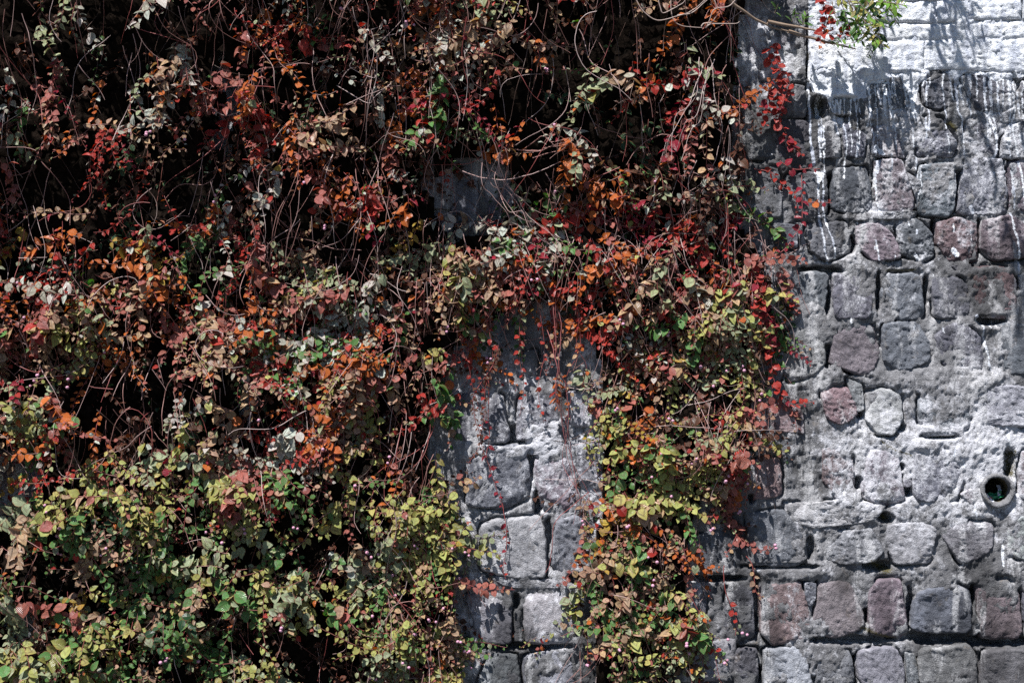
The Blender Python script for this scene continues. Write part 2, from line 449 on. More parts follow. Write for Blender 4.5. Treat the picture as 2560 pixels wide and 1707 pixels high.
def wall_fields(q2):
    """q2: (N,2) wall x, z -> paint (cm), lime, moss for points of the wall"""
    pp = np.stack([px_of(q2[:, 0]), py_of(q2[:, 1])], 1)
    N = len(pp)
    jig = np.stack([fbm(np.c_[pp, np.zeros(N)], 0.02, 3, 31), fbm(np.c_[pp, np.zeros(N)], 0.02, 3, 37)], 1)
    pj = pp + jig * 3.0
    sd = np.full(N, -1e3)
    for poly, w in DRIPS:
        lo = poly.min(0) - 25; hi = poly.max(0) + 25
        m = np.all((pj > lo) & (pj < hi), 1)
        if not m.any(): continue
        for a, b in zip(poly[:-1], poly[1:]):
            d, t = seg_dist(pj[m], a, b)
            sd[m] = np.maximum(sd[m], w - d)
    if pp[:, 0].max() > 1950 and pp[:, 1].min() < 330:
        ins = poly_inside(pj, PAINT_POLY)
        d = np.full(N, 1e3)
        for i in range(len(PAINT_POLY)):
            dd, t = seg_dist(pj, PAINT_POLY[i], PAINT_POLY[(i + 1) % len(PAINT_POLY)])
            d = np.minimum(d, dd)
        sd = np.maximum(sd, np.where(ins, d, -d))
    paint = np.clip(sd * S * 100, -3, 3)
    lime = 0.15 * fbm(np.c_[q2, np.zeros(N)], 2.3, 3, 91)
    lime += 0.55 * smooth(1900, 2150, pp[:, 0]) * np.exp(-((pp[:, 1] - 1170) / 190) ** 2)
    lime += 0.25 * smooth(1850, 2100, pp[:, 0]) * np.exp(-((pp[:, 1] - 330) / 130) ** 2)
    lime += 0.30 * np.exp(-((pp[:, 0] - 1370) / 130) ** 2 - ((pp[:, 1] - 1080) / 260) ** 2)
    lime += 0.5 * np.exp(-((pp[:, 0] - 1930) / 90) ** 2 - ((pp[:, 1] - 170) / 170) ** 2)
    lime -= 0.35 * smooth(1500, 1200, pp[:, 0]) * smooth(700, 400, pp[:, 1])
    moss = np.zeros(N)
    for poly, w in MOSS:
        lo = poly.min(0) - 50; hi = poly.max(0) + 50
        m = np.all((pj > lo) & (pj < hi), 1)
        if not m.any(): continue
        for a, b in zip(poly[:-1], poly[1:]):
            d, t = seg_dist(pj[m], a, b)
            moss[m] = np.maximum(moss[m], np.clip(1.0 - 0.5 * d / w, 0, 1))
    return paint, lime, moss

# ------------------------------------------------------------------ the wall
wall = thing('stone_wall', 'rough grey stone retaining wall with painted white band and vines hanging over it', 'wall')
TINT = {'g': (0.185, 0.186, 0.206), 'd': (0.118, 0.121, 0.143), 'p': (0.178, 0.150, 0.172), 'l': (0.290, 0.293, 0.318), 'r': (0.178, 0.130, 0.138),
        'b': (0.144, 0.154, 0.184), 'w': (0.30, 0.30, 0.315), 'x': (0.075, 0.075, 0.082)}
QUADS = [  # painted courses and the bare rendered slab beside them: near-rectangular slabs
    ('A', 'w', .050, [(545, -230), (1480, -230), (1480, 14), (545, 22)]), ('A', 'w', .052, [(1492, -230), (2900, -230), (2900, -4), (1492, 13)]),
    ('A', 'w', .048, [(545, 30), (1588, 22), (1594, 201), (545, 214)]), ('A', 'w', .053, [(1600, 20), (2308, 8), (2308, 179), (1606, 199)]), ('A', 'w', .050, [(2318, 6), (2900, -2), (2900, 165), (2318, 176)]),
    ('A', 'w', .046, [(545, 224), (1878, 207), (1878, 344), (545, 360)]), ('A', 'w', .050, [(1886, 206), (2900, 182), (2900, 318), (1886, 343)]),
    ('A', 'w', .051, [(545, 368), (1500, 352), (1490, 625), (545, 598)]), ('A', 'w', .053, [(1504, 352), (2900, 326), (2900, 640), (1494, 592)]),
    ('A', 'l', .044, [(548, 612), (1190, 660), (1015, 830), (560, 800)]),
    ('A', 'l', .040, [(210, -230), (508, -230), (508, 380), (210, 390)]), ('A', 'g', .036, [(-240, -230), (200, -230), (200, 330), (-240, 340)]), ('A', 'l', .038, [(215, 400), (512, 392), (512, 690), (220, 700)]), ('A', 'g', .034, [(-240, 350), (205, 345), (205, 690), (-240, 700)])]
STONES = [
    ('A', 'd', [(1040, 715), (1290, 690), (1330, 930), (1060, 932)]), ('A', 'g', [(690, 850), (1000, 840), (960, 990), (710, 960)]), ('A', 'd', [(1480, 670), (1690, 605), (1800, 880), (1600, 928), (1500, 880)]),
    ('A', 'd', [(1815, 650), (2230, 610), (2290, 890), (2120, 940), (1930, 938)]), ('A', 'd', [(2310, 690), (2620, 690), (2620, 960), (2310, 930)]), ('A', 'x', [(1030, 945), (1350, 940), (1340, 1012), (1040, 1014)]),
    ('A', 'd', [(600, 1025), (780, 1035), (800, 1330), (590, 1335)]), ('A', 'b', [(810, 1030), (1020, 1045), (1000, 1330), (830, 1320)]), ('A', 'p', [(1060, 1045), (1300, 1030), (1350, 1335), (1080, 1310)]), ('A', 'x', [(1310, 1020), (1410, 1030), (1410, 1090), (1340, 1100)]),
    ('A', 'b', [(1440, 1005), (1640, 995), (1770, 1210), (1735, 1315), (1440, 1308)]), ('A', 'x', [(1690, 1040), (1800, 970), (1805, 1060), (1740, 1105)]), ('A', 'd', [(1835, 1000), (2110, 992), (2108, 1325), (1835, 1335)]), ('A', 'd', [(2195, 1060), (2620, 960), (2620, 1335), (2118, 1335)]), ('A', 'g', [(2125, 975), (2260, 900), (2200, 1040), (2130, 1040)]),
    ('A', 'g', [(-60, 705), (200, 712), (200, 1000), (-60, 1000)]), ('A', 'l', [(220, 720), (500, 722), (510, 1000), (220, 1000)]), ('A', 'g', [(-40, 1020), (250, 1022), (260, 1340), (-40, 1340)]), ('A', 'g', [(275, 1020), (560, 1020), (560, 1340), (280, 1340)]), ('B', 'g', [(-40, -40), (290, 0), (300, 420), (-40, 420)]),
    ('B', 'g', [(330, 60), (690, 35), (685, 435), (340, 440)]), ('B', 'b', [(740, 20), (1030, -20), (1060, 300), (1040, 375), (900, 390), (725, 350)]), ('B', 'p', [(1085, -60), (1310, -60), (1420, 290), (1400, 370), (1095, 350)]), ('B', 'b', [(1450, -20), (1755, -45), (1758, 320), (1700, 408), (1450, 400), (1440, 250)]),
    ('B', 'b', [(1840, -70), (2160, -62), (2200, 320), (2140, 388), (1900, 400), (1785, 360), (1800, 250)]), ('B', 'p', [(2195, -60), (2620, -80), (2620, 360), (2215, 350)]), ('B', 'g', [(1355, 40), (1475, 120), (1440, 300), (1375, 130)]),
    ('B', 'd', [(-100, 470), (165, 480), (160, 790), (-100, 800)]), ('B', 'd', [(200, 462), (430, 480), (440, 680), (190, 690)]), ('B', 'd', [(505, 455), (860, 450), (890, 700), (700, 788), (545, 700)]), ('B', 'p', [(920, 490), (1080, 440), (1230, 560), (1300, 755), (1060, 790), (940, 640)]), ('B', 'd', [(1265, 460), (1440, 430), (1560, 560), (1580, 740), (1480, 798), (1300, 720)]),
    ('B', 'r', [(1612, 460), (1760, 415), (1940, 475), (1958, 785), (1700, 790), (1615, 640)]), ('B', 'p', [(1975, 445), (2220, 405), (2335, 480), (2345, 755), (2070, 775), (1975, 660)]), ('B', 'b', [(2370, 450), (2640, 440), (2640, 780), (2370, 780)]), ('B', 'g', [(885, 405), (1040, 412), (1040, 440), (885, 445)]), ('B', 'g', [(1065, 375), (1445, 365), (1430, 428), (1065, 438)]),
    ('B', 'd', [(-60, 850), (290, 862), (290, 1285), (-60, 1290)]), ('B', 'd', [(370, 885), (698, 882), (660, 1255), (325, 1285)]), ('B', 'd', [(735, 872), (980, 884), (1060, 1010), (1048, 1265), (745, 1258)]), ('B', 'b', [(1142, 893), (1460, 893), (1508, 1230), (1480, 1278), (1162, 1268)]), ('B', 'd', [(1562, 925), (1720, 855), (1855, 990), (1878, 1200), (1820, 1268), (1580, 1245)]),
    ('B', 'r', [(1912, 838), (2180, 824), (2268, 950), (2278, 1150), (2180, 1265), (1975, 1235), (1905, 1150)]), ('B', 'd', [(2300, 900), (2640, 860), (2640, 1240), (2350, 1200)]), ('B', 'g', [(1715, 822), (1900, 806), (1890, 880), (1785, 880)]),
    ('C', 'd', [(-60, -60), (310, -50), (315, 370), (-60, 400)]), ('C', 'g', [(345, -55), (640, -68), (678, 230), (560, 330), (355, 385)]), ('C', 'p', [(745, -55), (1080, -108), (1128, 170), (1050, 325), (930, 310), (725, 225)]), ('C', 'b', [(1155, -100), (1440, -128), (1548, 50), (1530, 215), (1280, 298), (1165, 200)]),
    ('C', 'd', [(1595, 0), (1760, -115), (1965, 0), (2005, 250), (1880, 345), (1700, 288), (1605, 180)]), ('C', 'd', [(2035, -60), (2160, -105), (2640, -80), (2640, 300), (2180, 318), (2050, 220)]),
    ('C', 'r', [(160, 560), (470, 600), (500, 825), (215, 780)]), ('C', 'r', [(622, 435), (860, 432), (945, 650), (800, 745), (685, 690)]), ('C', 'l', [(1002, 470), (1160, 435), (1318, 492), (1308, 700), (1240, 818), (1105, 806), (1012, 690)]), ('C', 'b', [(1462, 475), (1560, 435), (1840, 492), (1888, 775), (1760, 828), (1505, 828), (1452, 700)]),
    ('C', 'l', [(2005, 425), (2260, 405), (2640, 500), (2640, 760), (2015, 738), (1965, 690)]), ('C', 'g', [(840, 345), (980, 405), (995, 615), (935, 645)]),
    ('C', 'r', [(65, 1035), (295, 1012), (318, 1325), (75, 1375)]), ('C', 'r', [(642, 935), (900, 942), (928, 1325), (755, 1355), (645, 1200)]), ('C', 'p', [(1042, 952), (1160, 935), (1275, 1022), (1338, 1365), (1200, 1405), (985, 1355), (985, 1240)]), ('C', 'b', [(1432, 982), (1500, 935), (1740, 962), (1838, 1120), (1798, 1375), (1445, 1368), (1402, 1220)]),
    ('C', 'p', [(2310, 965), (2640, 930), (2640, 1365), (2290, 1365)]), ('C', 'g', [(1322, 1200), (1388, 1192), (1390, 1262), (1332, 1262)]), ('C', 'p', [(1800, 1320), (1890, 1265), (1915, 1350), (1895, 1420)]),
    ('D', 'd', [(20, 135), (330, 115), (480, 330), (538, 525), (420, 575), (5, 568)]), ('D', 'g', [(625, 290), (1060, 265), (1148, 450), (1080, 535), (820, 568), (605, 500)]), ('D', 'l', [(1185, 245), (1490, 195), (1598, 290), (1558, 555), (1245, 558), (1195, 400)]), ('D', 'g', [(1632, 305), (1780, 195), (2075, 225), (2078, 380), (2000, 495), (1800, 555), (1695, 400)]),
    ('D', 'l', [(2195, 185), (2640, 105), (2640, 555), (2205, 500)]), ('D', 'l', [(335, 55), (800, 28), (1190, 64), (1050, 205), (560, 265), (420, 200)]),
    ('D', 'd', [(-155, 725), (55, 722), (85, 1175), (-180, 1195)]), ('D', 'r', [(122, 745), (455, 705), (538, 1000), (538, 1175), (245, 1235), (145, 1140)]), ('D', 'd', [(495, 714), (595, 724), (588, 855), (532, 925), (502, 830)]), ('D', 'p', [(622, 714), (875, 704), (985, 990), (990, 1080), (800, 1175), (562, 1155), (590, 950)]),
    ('D', 'p', [(1045, 765), (1120, 697), (1298, 696), (1368, 1095), (1300, 1185), (1055, 1145), (1035, 900)]), ('D', 'b', [(1445, 793), (1720, 724), (1882, 772), (1895, 1085), (1850, 1138), (1392, 1108)]), ('D', 'p', [(1925, 714), (2200, 684), (2288, 800), (2316, 1145), (2278, 1188), (1985, 1188)]), ('D', 'd', [(2325, 780), (2640, 760), (2640, 1150), (2340, 1110)]),
    ('D', 'd', [(-100, 1285), (100, 1272), (120, 1580), (-80, 1620)]), ('D', 'l', [(170, 1275), (495, 1245), (558, 1560), (540, 1680), (160, 1690)]), ('D', 'd', [(602, 1285), (875, 1264), (925, 1560), (600, 1680)]), ('D', 'g', [(945, 1294), (1250, 1254), (1330, 1400), (1340, 1700), (985, 1690)]), ('D', 'd', [(1340, 1290), (1435, 1325), (1458, 1640), (1368, 1640)]),
    ('D', 'l', [(1455, 1274), (1855, 1234), (1935, 1320), (1935, 1680), (1485, 1690)]), ('D', 'g', [(1992, 1295), (2260, 1274), (2640, 1330), (2640, 1700), (1965, 1690)]),
    ('E', 'd', [(85, 690), (290, 650), (470, 668), (505, 1000), (310, 1018), (75, 985)]), ('E', 'd', [(572, 690), (655, 645), (855, 722), (878, 865), (720, 975), (565, 995)]), ('E', 'd', [(385, 1055), (598, 1035), (648, 1180), (655, 1425), (480, 1495), (205, 1475), (195, 1180)]), ('E', 'p', [(702, 1135), (908, 1112), (958, 1200), (1000, 1420), (862, 1525), (745, 1495), (692, 1250)]),
    ('E', 'l', [(628, 985), (870, 905), (925, 1020), (860, 1105), (645, 1098)]), ('E', 'g', [(622, 355), (715, 335), (715, 538), (605, 545)]), ('E', 'g', [(745, 325), (900, 312), (885, 538), (728, 538)]), ('E', 'g', [(985, 205), (1120, 202), (1178, 420), (965, 420)]), ('E', 'l', [(930, 640), (1180, 640), (1200, 900), (950, 900)]), ('E', 'g', [(1010, 980), (1260, 980), (1270, 1420), (1020, 1420)]),
    ('F', 'l', [(285, 385), (735, 335), (778, 600), (768, 775), (600, 790), (315, 728)]), ('F', 'g', [(855, 365), (1040, 335), (1130, 400), (1140, 740), (900, 768), (825, 700)]), ('F', 'l', [(625, 885), (958, 874), (998, 1265), (622, 1268)]), ('F', 'g', [(185, 905), (518, 935), (528, 1268), (292, 1268)]), ('F', 'g', [(345, 1335), (568, 1344), (600, 1640), (272, 1650)]), ('F', 'l', [(612, 1364), (858, 1314), (975, 1422), (988, 1680), (622, 1690)]),
    ('F', 'g', [(345, 768), (610, 786), (590, 868), (465, 838)]), ('F', 'g', [(765, 788), (925, 828), (880, 862), (650, 852)]), ('F', 'd', [(1815, 485), (2190, 405), (2195, 755), (1825, 765)]),
    ('G', 'd', [(385, 305), (578, 294), (588, 578), (375, 588)]), ('G', 'd', [(622, 305), (858, 284), (878, 578), (622, 588)]), ('G', 'd', [(640, 40), (860, 30), (870, 260), (640, 280)])]

def chaikin(pts, it=2, a=0.22):
    for _ in range(it):
        nx_ = np.roll(pts, -1, 0)
        pts = np.stack([pts * (1 - a) + nx_ * a, pts * a + nx_ * (1 - a)], 1).reshape(-1, 2)
    return pts

def resample(pts, n):
    c = np.vstack([pts, pts[:1]])
    L = np.r_[0, np.cumsum(np.linalg.norm(np.diff(c, axis=0), axis=1))]
    t = np.linspace(0, L[-1], n, endpoint=False)
    return np.stack([np.interp(t, L, c[:, i]) for i in (0, 1)], 1)

stone_id = 0
OUTLINES = []
STONE_BOX = [(2430, 1170, 2545, 1280)]      # kept free for the drain pipe
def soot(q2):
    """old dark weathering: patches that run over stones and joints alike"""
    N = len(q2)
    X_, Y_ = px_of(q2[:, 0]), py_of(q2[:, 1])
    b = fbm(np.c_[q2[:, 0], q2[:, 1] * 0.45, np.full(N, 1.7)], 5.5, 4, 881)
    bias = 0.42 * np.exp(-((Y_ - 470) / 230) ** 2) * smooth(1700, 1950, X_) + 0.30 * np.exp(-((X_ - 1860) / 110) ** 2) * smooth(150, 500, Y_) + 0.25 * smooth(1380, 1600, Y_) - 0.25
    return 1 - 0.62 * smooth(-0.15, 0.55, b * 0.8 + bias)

def rock_attrs(me_pts, tint, k):
    q2 = me_pts[:, [0, 2]]
    paint, lime, moss = wall_fields(q2)
    t = np.array(tint) * (1 + 0.22 * (rng.random() - 0.5)) * (1 + 0.08 * (rng.random(3) - 0.5))
    lime = lime + (rng.random() - 0.5) * 0.45
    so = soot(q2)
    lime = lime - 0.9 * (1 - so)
    return {'tint': t[None] * so[:, None], 'paint': paint, 'lime': lime, 'moss': moss}

def build_stone(pts_px, tint, face=None, fine=1):
    """one rough-cut stone from its outline on the wall face"""
    global stone_id
    stone_id += 1
    pts = np.stack([wx(pts_px[:, 0]), wz(pts_px[:, 1])], 1)
    c = pts.mean(0)
    size = np.ptp(pts, axis=0).mean()
    n_g = {2: 47, 1: 35, 0: 13}[fine]
    nth = 4 * (n_g - 1)
    out = resample(chaikin(chaikin(pts, 1, 0.09), 1, 0.25), nth)
    rad = out - c
    p3 = np.c_[out, np.full(nth, stone_id * 3.7)]
    out = c + rad * (1 + (0.050 * fbm(p3, 14, 2, 3) + 0.030 * fbm(p3, 55, 3, 5)) * min(1, 0.2 / max(size, 0.05)) + 0.058)[:, None]
    if fine: OUTLINES.append(out)
    if face is None: face = 0.029 + 0.008 * rng.random()
    # concentric square grid stretched to the outline, so that the cells stay even
    g1 = np.linspace(-1, 1, n_g)
    g1 = np.sign(g1) * (1 - (1 - np.abs(g1)) ** 1.15)
    Ug, Vg = np.meshgrid(g1, -g1)
    Ug = Ug.ravel(); Vg = Vg.ravel()
    sv = np.maximum(np.abs(Ug), np.abs(Vg))
    ss = np.where(sv > 1e-9, sv, 1)
    uu, vv = Ug / ss, Vg / ss
    tt = np.where(vv >= 1 - 1e-9, (uu + 1) / 2, np.where(uu >= 1 - 1e-9, 1 + (1 - vv) / 2, np.where(vv <= -1 + 1e-9, 2 + (1 - uu) / 2, 3 + (vv + 1) / 2))) / 4.0 % 1.0
    cl = np.vstack([out, out[:1]])
    fx = tt * nth
    bx_ = np.stack([np.interp(fx, np.arange(nth + 1), cl[:, k]) for k in (0, 1)], 1)
    XY = c + sv[:, None] * (bx_ - c)
    gi = np.arange(n_g * n_g).reshape(n_g, n_g)
    loop = np.r_[gi[0, :-1], gi[:-1, -1], gi[-1, :0:-1], gi[:0:-1, 0]]
    XY = np.vstack([XY, XY[loop]])
    sv = np.r_[sv, np.ones(len(loop))]
    p = np.c_[XY, np.full(len(XY), stone_id * 5.13)]
    # rough split face: tilted facets, broken relief, pitted
    rel = (XY - c) / (size * 0.5 + 1e-6)
    hh = np.full(len(XY), 1e9)
    hh = rel @ rng.normal(0, 0.0035, 2)
    for _ in range(3):                      # a few spalled corners
        an = rng.uniform(0, 2 * np.pi); a = np.array((np.cos(an), np.sin(an)))
        hh = hh - 0.030 * np.clip(rel @ a - rng.uniform(.45, .95), 0, 1)
    amp = min(1.0, size / 0.16)
    h = face + amp * (hh + 0.0058 * fbm(p, 13, 3, 11) + 0.0020 * ridged(p, 42, 2, 19) + 0.0029 * fbm(p, 90, 3, 23, 0.75))
    ed = np.clip((sv - 0.89) / 0.11, 0, 1)
    h = h - amp * 0.013 * (1 - np.sqrt(np.clip(1 - ed ** 2.4, 0, 1)))
    h[-len(loop):] = -0.035
    V = np.c_[XY[:, 0], -h, XY[:, 1]]
    quads = np.stack([gi[:-1, :-1], gi[1:, :-1], gi[1:, 1:], gi[:-1, 1:]], -1).reshape(-1, 4)
    m_ = len(loop); i = np.arange(m_); j = (i + 1) % m_
    skirt = np.stack([loop[i], loop[j], n_g * n_g + j, n_g * n_g + i], 1)
    me = mesh_from('stone', V, [quads, skirt], rock_attrs(V, tint, stone_id))
    me.materials.append(M_ROCK)
    link('stone', me, wall)
    STONE_BOX.append((pts_px[:, 0].min(), pts_px[:, 1].min(), pts_px[:, 0].max(), pts_px[:, 1].max()))

def build_slab(pts_px, tint, face, step=0.0065):
    """painted block: bilinear grid with softly broken arrises"""
    global stone_id
    stone_id += 1
    a, b, c, d = np.stack([wx(pts_px[:, 0]), wz(pts_px[:, 1])], 1)
    nx_ = int(max(np.linalg.norm(b - a), np.linalg.norm(c - d)) / step) + 2
    nz_ = int(max(np.linalg.norm(d - a), np.linalg.norm(c - b)) / step) + 2
    u = np.r_[0, 0, np.linspace(0, 1, nx_), 1, 1][1:-1]; v = np.r_[0, 0, np.linspace(0, 1, nz_), 1, 1][1:-1]
    U, V_ = np.meshgrid(u, v)
    U = U.ravel()[:, None]; V_ = V_.ravel()[:, None]
    XY = (a * (1 - U) + b * U) * (1 - V_) + (d * (1 - U) + c * U) * V_
    lx = np.linalg.norm(b - a); lz = np.linalg.norm(d - a)
    e = np.minimum(np.minimum(U, 1 - U) * lx, np.minimum(V_, 1 - V_) * lz)[:, 0]
    p = np.c_[XY, np.full(len(XY), 2.0)]
    XY = XY + 0.0048 * np.stack([fbm(p, 14, 3, 51), fbm(p, 14, 3, 57)], 1)
    h = face - 0.017 + 0.0036 * fbm(p, 9, 3, 61) + 0.0020 * ridged(p, 40, 2, 67) + 0.0026 * fbm(p, 90, 3, 71, 0.7)
    h = h - 0.007 * (1 - smooth(0, 0.012, e))
    m = len(u)
    idx = np.arange(len(XY)).reshape(len(v), m)
    rim = np.zeros_like(idx, bool); rim[0] = rim[-1] = True; rim[:, 0] = rim[:, -1] = True
    h[rim.ravel()] = -0.03
    V = np.c_[XY[:, 0], -h, XY[:, 1]]
    F = np.stack([idx[:-1, :-1], idx[1:, :-1], idx[1:, 1:], idx[:-1, 1:]], -1).reshape(-1, 4)
    me = mesh_from('block', V, F, rock_attrs(V, tint, stone_id))
    me.materials.append(M_ROCK)
    link('block', me, wall)
    STONE_BOX.append((pts_px[:, 0].min(), pts_px[:, 1].min(), pts_px[:, 0].max(), pts_px[:, 1].max()))

for c, t, f, pts in QUADS:
    build_slab(cvs(c, pts), TINT[t], f)
for c, t, pts in STONES:
    pp = cvs(c, pts)
    fine = 2 if (pp[:, 1].min() < 640 and pp[:, 0].max() > 2000) else 1
    if np.ptp(pp, axis=0).max() < 55: fine = 0
    face = None
    build_stone(pp, TINT[t], face, fine)

# ---- where the vines cover the wall (photograph pixels)
ZONES = {
 'upper_left':  dict(poly=[(-260, -330), (560, -330), (600, 0), (540, 300), (620, 500), (560, 700), (300, 720), (-260, 690)]),
 'top_middle':  dict(poly=[(540, -330), (1120, -330), (1150, 0), (1120, 280), (1070, 460), (1120, 640), (800, 690), (560, 650), (600, 400)]),
 'top_right':   dict(poly=[(1100, -330), (1960, -330), (1935, -60), (1860, 100), (1850, 260), (1850, 430), (1840, 560), (1560, 660), (1300, 660), (1180, 600), (1110, 480), (1090, 300)]),
 'mid_left':    dict(poly=[(-260, 660), (560, 660), (640, 800), (600, 1000), (640, 1160), (300, 1190), (150, 1160), (60, 1150), (-260, 1130)]),
 'mid_middle':  dict(poly=[(560, 630), (1120, 620), (1180, 760), (1190, 830), (1130, 930), (1095, 1050), (1110, 1180), (620, 1190), (640, 900)]),
 'centre':      dict(poly=[(1100, 600), (1250, 560), (1400, 500), (1560, 560), (1700, 480), (1850, 540), (1930, 640), (1900, 800), (1760, 880), (1480, 860), (1430, 790), (1300, 775), (1220, 830), (1150, 810)]),
 'lower_left':  dict(poly=[(150, 1160), (640, 1150), (900, 1170), (960, 1300), (960, 1500), (940, 1640), (930, 1780), (940, 2000), (-260, 2000), (-260, 1290), (60, 1280)]),
 'left_column': dict(poly=[(930, 1160), (1095, 1150), (1140, 1260), (1165, 1420), (1150, 1560), (1160, 1760), (1120, 1950), (990, 1950), (960, 1600), (940, 1400)]),
 'mid_column':  dict(poly=[(1450, 860), (1760, 870), (1780, 1000), (1770, 1150), (1720, 1260), (1740, 1420), (1770, 1560), (1720, 1707), (1700, 1950), (1470, 1950), (1445, 1600), (1440, 1380), (1465, 1200), (1445, 1050), (1455, 950)]),
 'right_edge':  dict(poly=[(1760, 650), (1930, 650), (1945, 800), (1930, 900), (1905, 1000), (1900, 1120), (1850, 1250), (1780, 1270), (1740, 1150), (1770, 900)]),
}
GX0, GY0, GSTEP = -320, -400, 8
GNX, GNY = int((2900 - GX0) / GSTEP), int((2100 - GY0) / GSTEP)
gxx, gyy = np.meshgrid(GX0 + GSTEP * (np.arange(GNX) + 0.5), GY0 + GSTEP * (np.arange(GNY) + 0.5))
GP = np.stack([gxx.ravel(), gyy.ravel()], 1)
GP3 = np.c_[GP, np.zeros(len(GP))]
GJ = GP + 26 * np.stack([fbm(GP3, 0.011, 3, 201), fbm(GP3, 0.011, 3, 207)], 1)
MASK = np.zeros(len(GP), bool)
ZMASK = {}
for k, z in ZONES.items():
    m = poly_inside(GJ, np.array(z['poly'], float))
    ZMASK[k] = m
    MASK |= m
for hx, hy, rx, ry in ((1210, 475, 62, 72), (60, 1530, 30, 40)):
    MASK &= ((GJ[:, 0] - hx) / rx) ** 2 + ((GJ[:, 1] - hy) / ry) ** 2 > 1
MASKG = MASK.reshape(GNY, GNX).astype(float)
def blur(a, r):
    k = 2 * r + 1
    for ax in (0, 1):
        for _ in range(2):
            pad = [(0, 0), (0, 0)]; pad[ax] = (r + 1, r)
            c = np.cumsum(np.pad(a, pad, mode='edge'), axis=ax)
            a = (np.take(c, range(k, c.shape[ax]), ax) - np.take(c, range(0, c.shape[ax] - k), ax)) / k
    return a
MB = blur(MASKG, 7)
def grid_at(G, px, py):
    i = np.clip(((np.asarray(py) - GY0) / GSTEP).astype(int) if not np.isscalar(py) else int((py - GY0) / GSTEP), 0, GNY - 1)
    j = np.clip(((np.asarray(px) - GX0) / GSTEP).astype(int) if not np.isscalar(px) else int((px - GX0) / GSTEP), 0, GNX - 1)
    return G[i, j]

# ---- courses of the wall behind and beside the vines
def box_free(x0, y0, x1, y1):
    for a, b, c, d in STONE_BOX:
        ox = min(x1, c) - max(x0, a); oy = min(y1, d) - max(y0, b)
        if ox > 14 and oy > 14: return False
    return True
row_y = -160
while row_y < 1860:
    rh = random.uniform(104, 132)
    x = -240 + random.uniform(0, 60)
    while x < 2950:
        w = random.uniform(92, 136)
        if x > 2630 or x < 2560:
            x0, x1, y0, y1 = x + 6, x + w - 6, row_y + 7, row_y + rh - 7
            hid = grid_at(MB, (x0 + x1) / 2, (y0 + y1) / 2)
            far = (y0 > 1720 or y1 < -20) and x1 < 2600
            if hid < 0.80 and box_free(x0, y0, x1, y1) and not far and not (x0 > 1760 and y1 < 330):
                j = lambda: random.uniform(-9, 9)
                pts = np.array([(x0 + j(), y0 + j()), ((x0 + x1) / 2, y0 + j() * .6), (x1 + j(), y0 + j()), (x1 + j(), y1 + j()), ((x0 + x1) / 2, y1 + j() * .6), (x0 + j(), y1 + j())])
                build_stone(pts, TINT[random.choice('gddpbgd')], None, 0 if (x1 < 1000 or x0 > 2600) else 1)
        x += w
    row_y += rh

# ---- mortar sheet with joints, smears, holes and the opening for the drain
PIPE_PX = cv('C', 2106, 1285)
PIPE_C = (wx(PIPE_PX[0]), wz(PIPE_PX[1]))
PIPE_R = 0.074
xs = np.r_[np.arange(-3.6, -0.5, 0.018), np.arange(-0.5, 1.15, 0.0075), np.arange(1.15, 2.35, 0.0048), np.arange(2.35, 3.6, 0.02)]
zs = np.r_[np.arange(0.0, 0.25, 0.02), np.arange(0.25, 2.1, 0.0075), np.arange(2.1, 3.25, 0.0052), np.arange(3.25, WALL_TOP + 0.02, 0.02)]
X, Zg = np.meshgrid(xs, zs)
q2 = np.stack([X.ravel(), Zg.ravel()], 1)
q3 = np.c_[q2, np.zeros(len(q2))]
h = 0.019 + 0.012 * smooth(-0.15, 0.45, fbm(q3, 4.5, 3, 303)) + 0.006 * fbm(q3, 7, 3, 301) + 0.0046 * fbm(q3, 26, 3, 307, 0.6) + 0.0028 * ridged(q3, 48, 3, 311) + 0.0022 * fbm(q3, 120, 2, 317)
pp = np.stack([px_of(q2[:, 0]), py_of(q2[:, 1])], 1)
lump = 1.0 + 0.35 * fbm(q3, 9, 3, 331)
sm = np.zeros(len(q2))
for c, x, y, rx, ry in SMEAR:
    X0, Y0 = cv(c, x, y); k = CROP[c][2]
    sm = np.maximum(sm, np.exp(-((pp[:, 0] - X0) / (rx * k)) ** 4 - ((pp[:, 1] - Y0) / (ry * k)) ** 4))
h += 0.0090 * sm * lump
# dry cracks where the pointing has come away from the stones
for OP in OUTLINES:
    lo = OP.min(0) - 0.02; hi = OP.max(0) + 0.02
    m = np.where(np.all((q2 > lo) & (q2 < hi), 1))[0]
    if not len(m): continue
    dd = np.full(len(m), 1.0)
    OPs = OP[::2]
    for i in range(len(OPs)):
        d_, _t = seg_dist(q2[m], OPs[i], OPs[(i + 1) % len(OPs)])
        dd = np.minimum(dd, d_)
    gate = smooth(0.05, 0.40, fbm(q3[m], 9, 3, 361) + 0.02 - 0.30 * sm[m])
    h[m] = np.minimum(h[m], h[m] - 0.030 * gate * (1 - smooth(0.002, 0.008 + 0.006 * gate, dd)))
hole = np.zeros(len(q2))
for c, x, y, rx, ry in HOLES:
    X0, Y0 = cv(c, x, y); k = CROP[c][2]
    dx = (pp[:, 0] - X0) / (rx * k + 2.5); dy = (pp[:, 1] - Y0) / (ry * k + 2.5)
    hole = np.maximum(hole, 1 - smooth(0.7, 1.25, np.sqrt(dx * dx + dy * dy) + 0.18 * fbm(q3, 40, 2, 341)))
h -= 0.075 * hole
rp = np.hypot(q2[:, 0] - PIPE_C[0], q2[:, 1] - PIPE_C[1])
h = np.where(rp < PIPE_R + 0.02, np.minimum(h, 0.036), h)
paint, lime, moss = wall_fields(q2)
tm = np.array((0.160, 0.160, 0.170)) * (1 + 0.25 * fbm(q3, 5, 3, 351))[:, None]
so = soot(q2); tm = tm * so[:, None]; lime = lime - 0.9 * (1 - so)
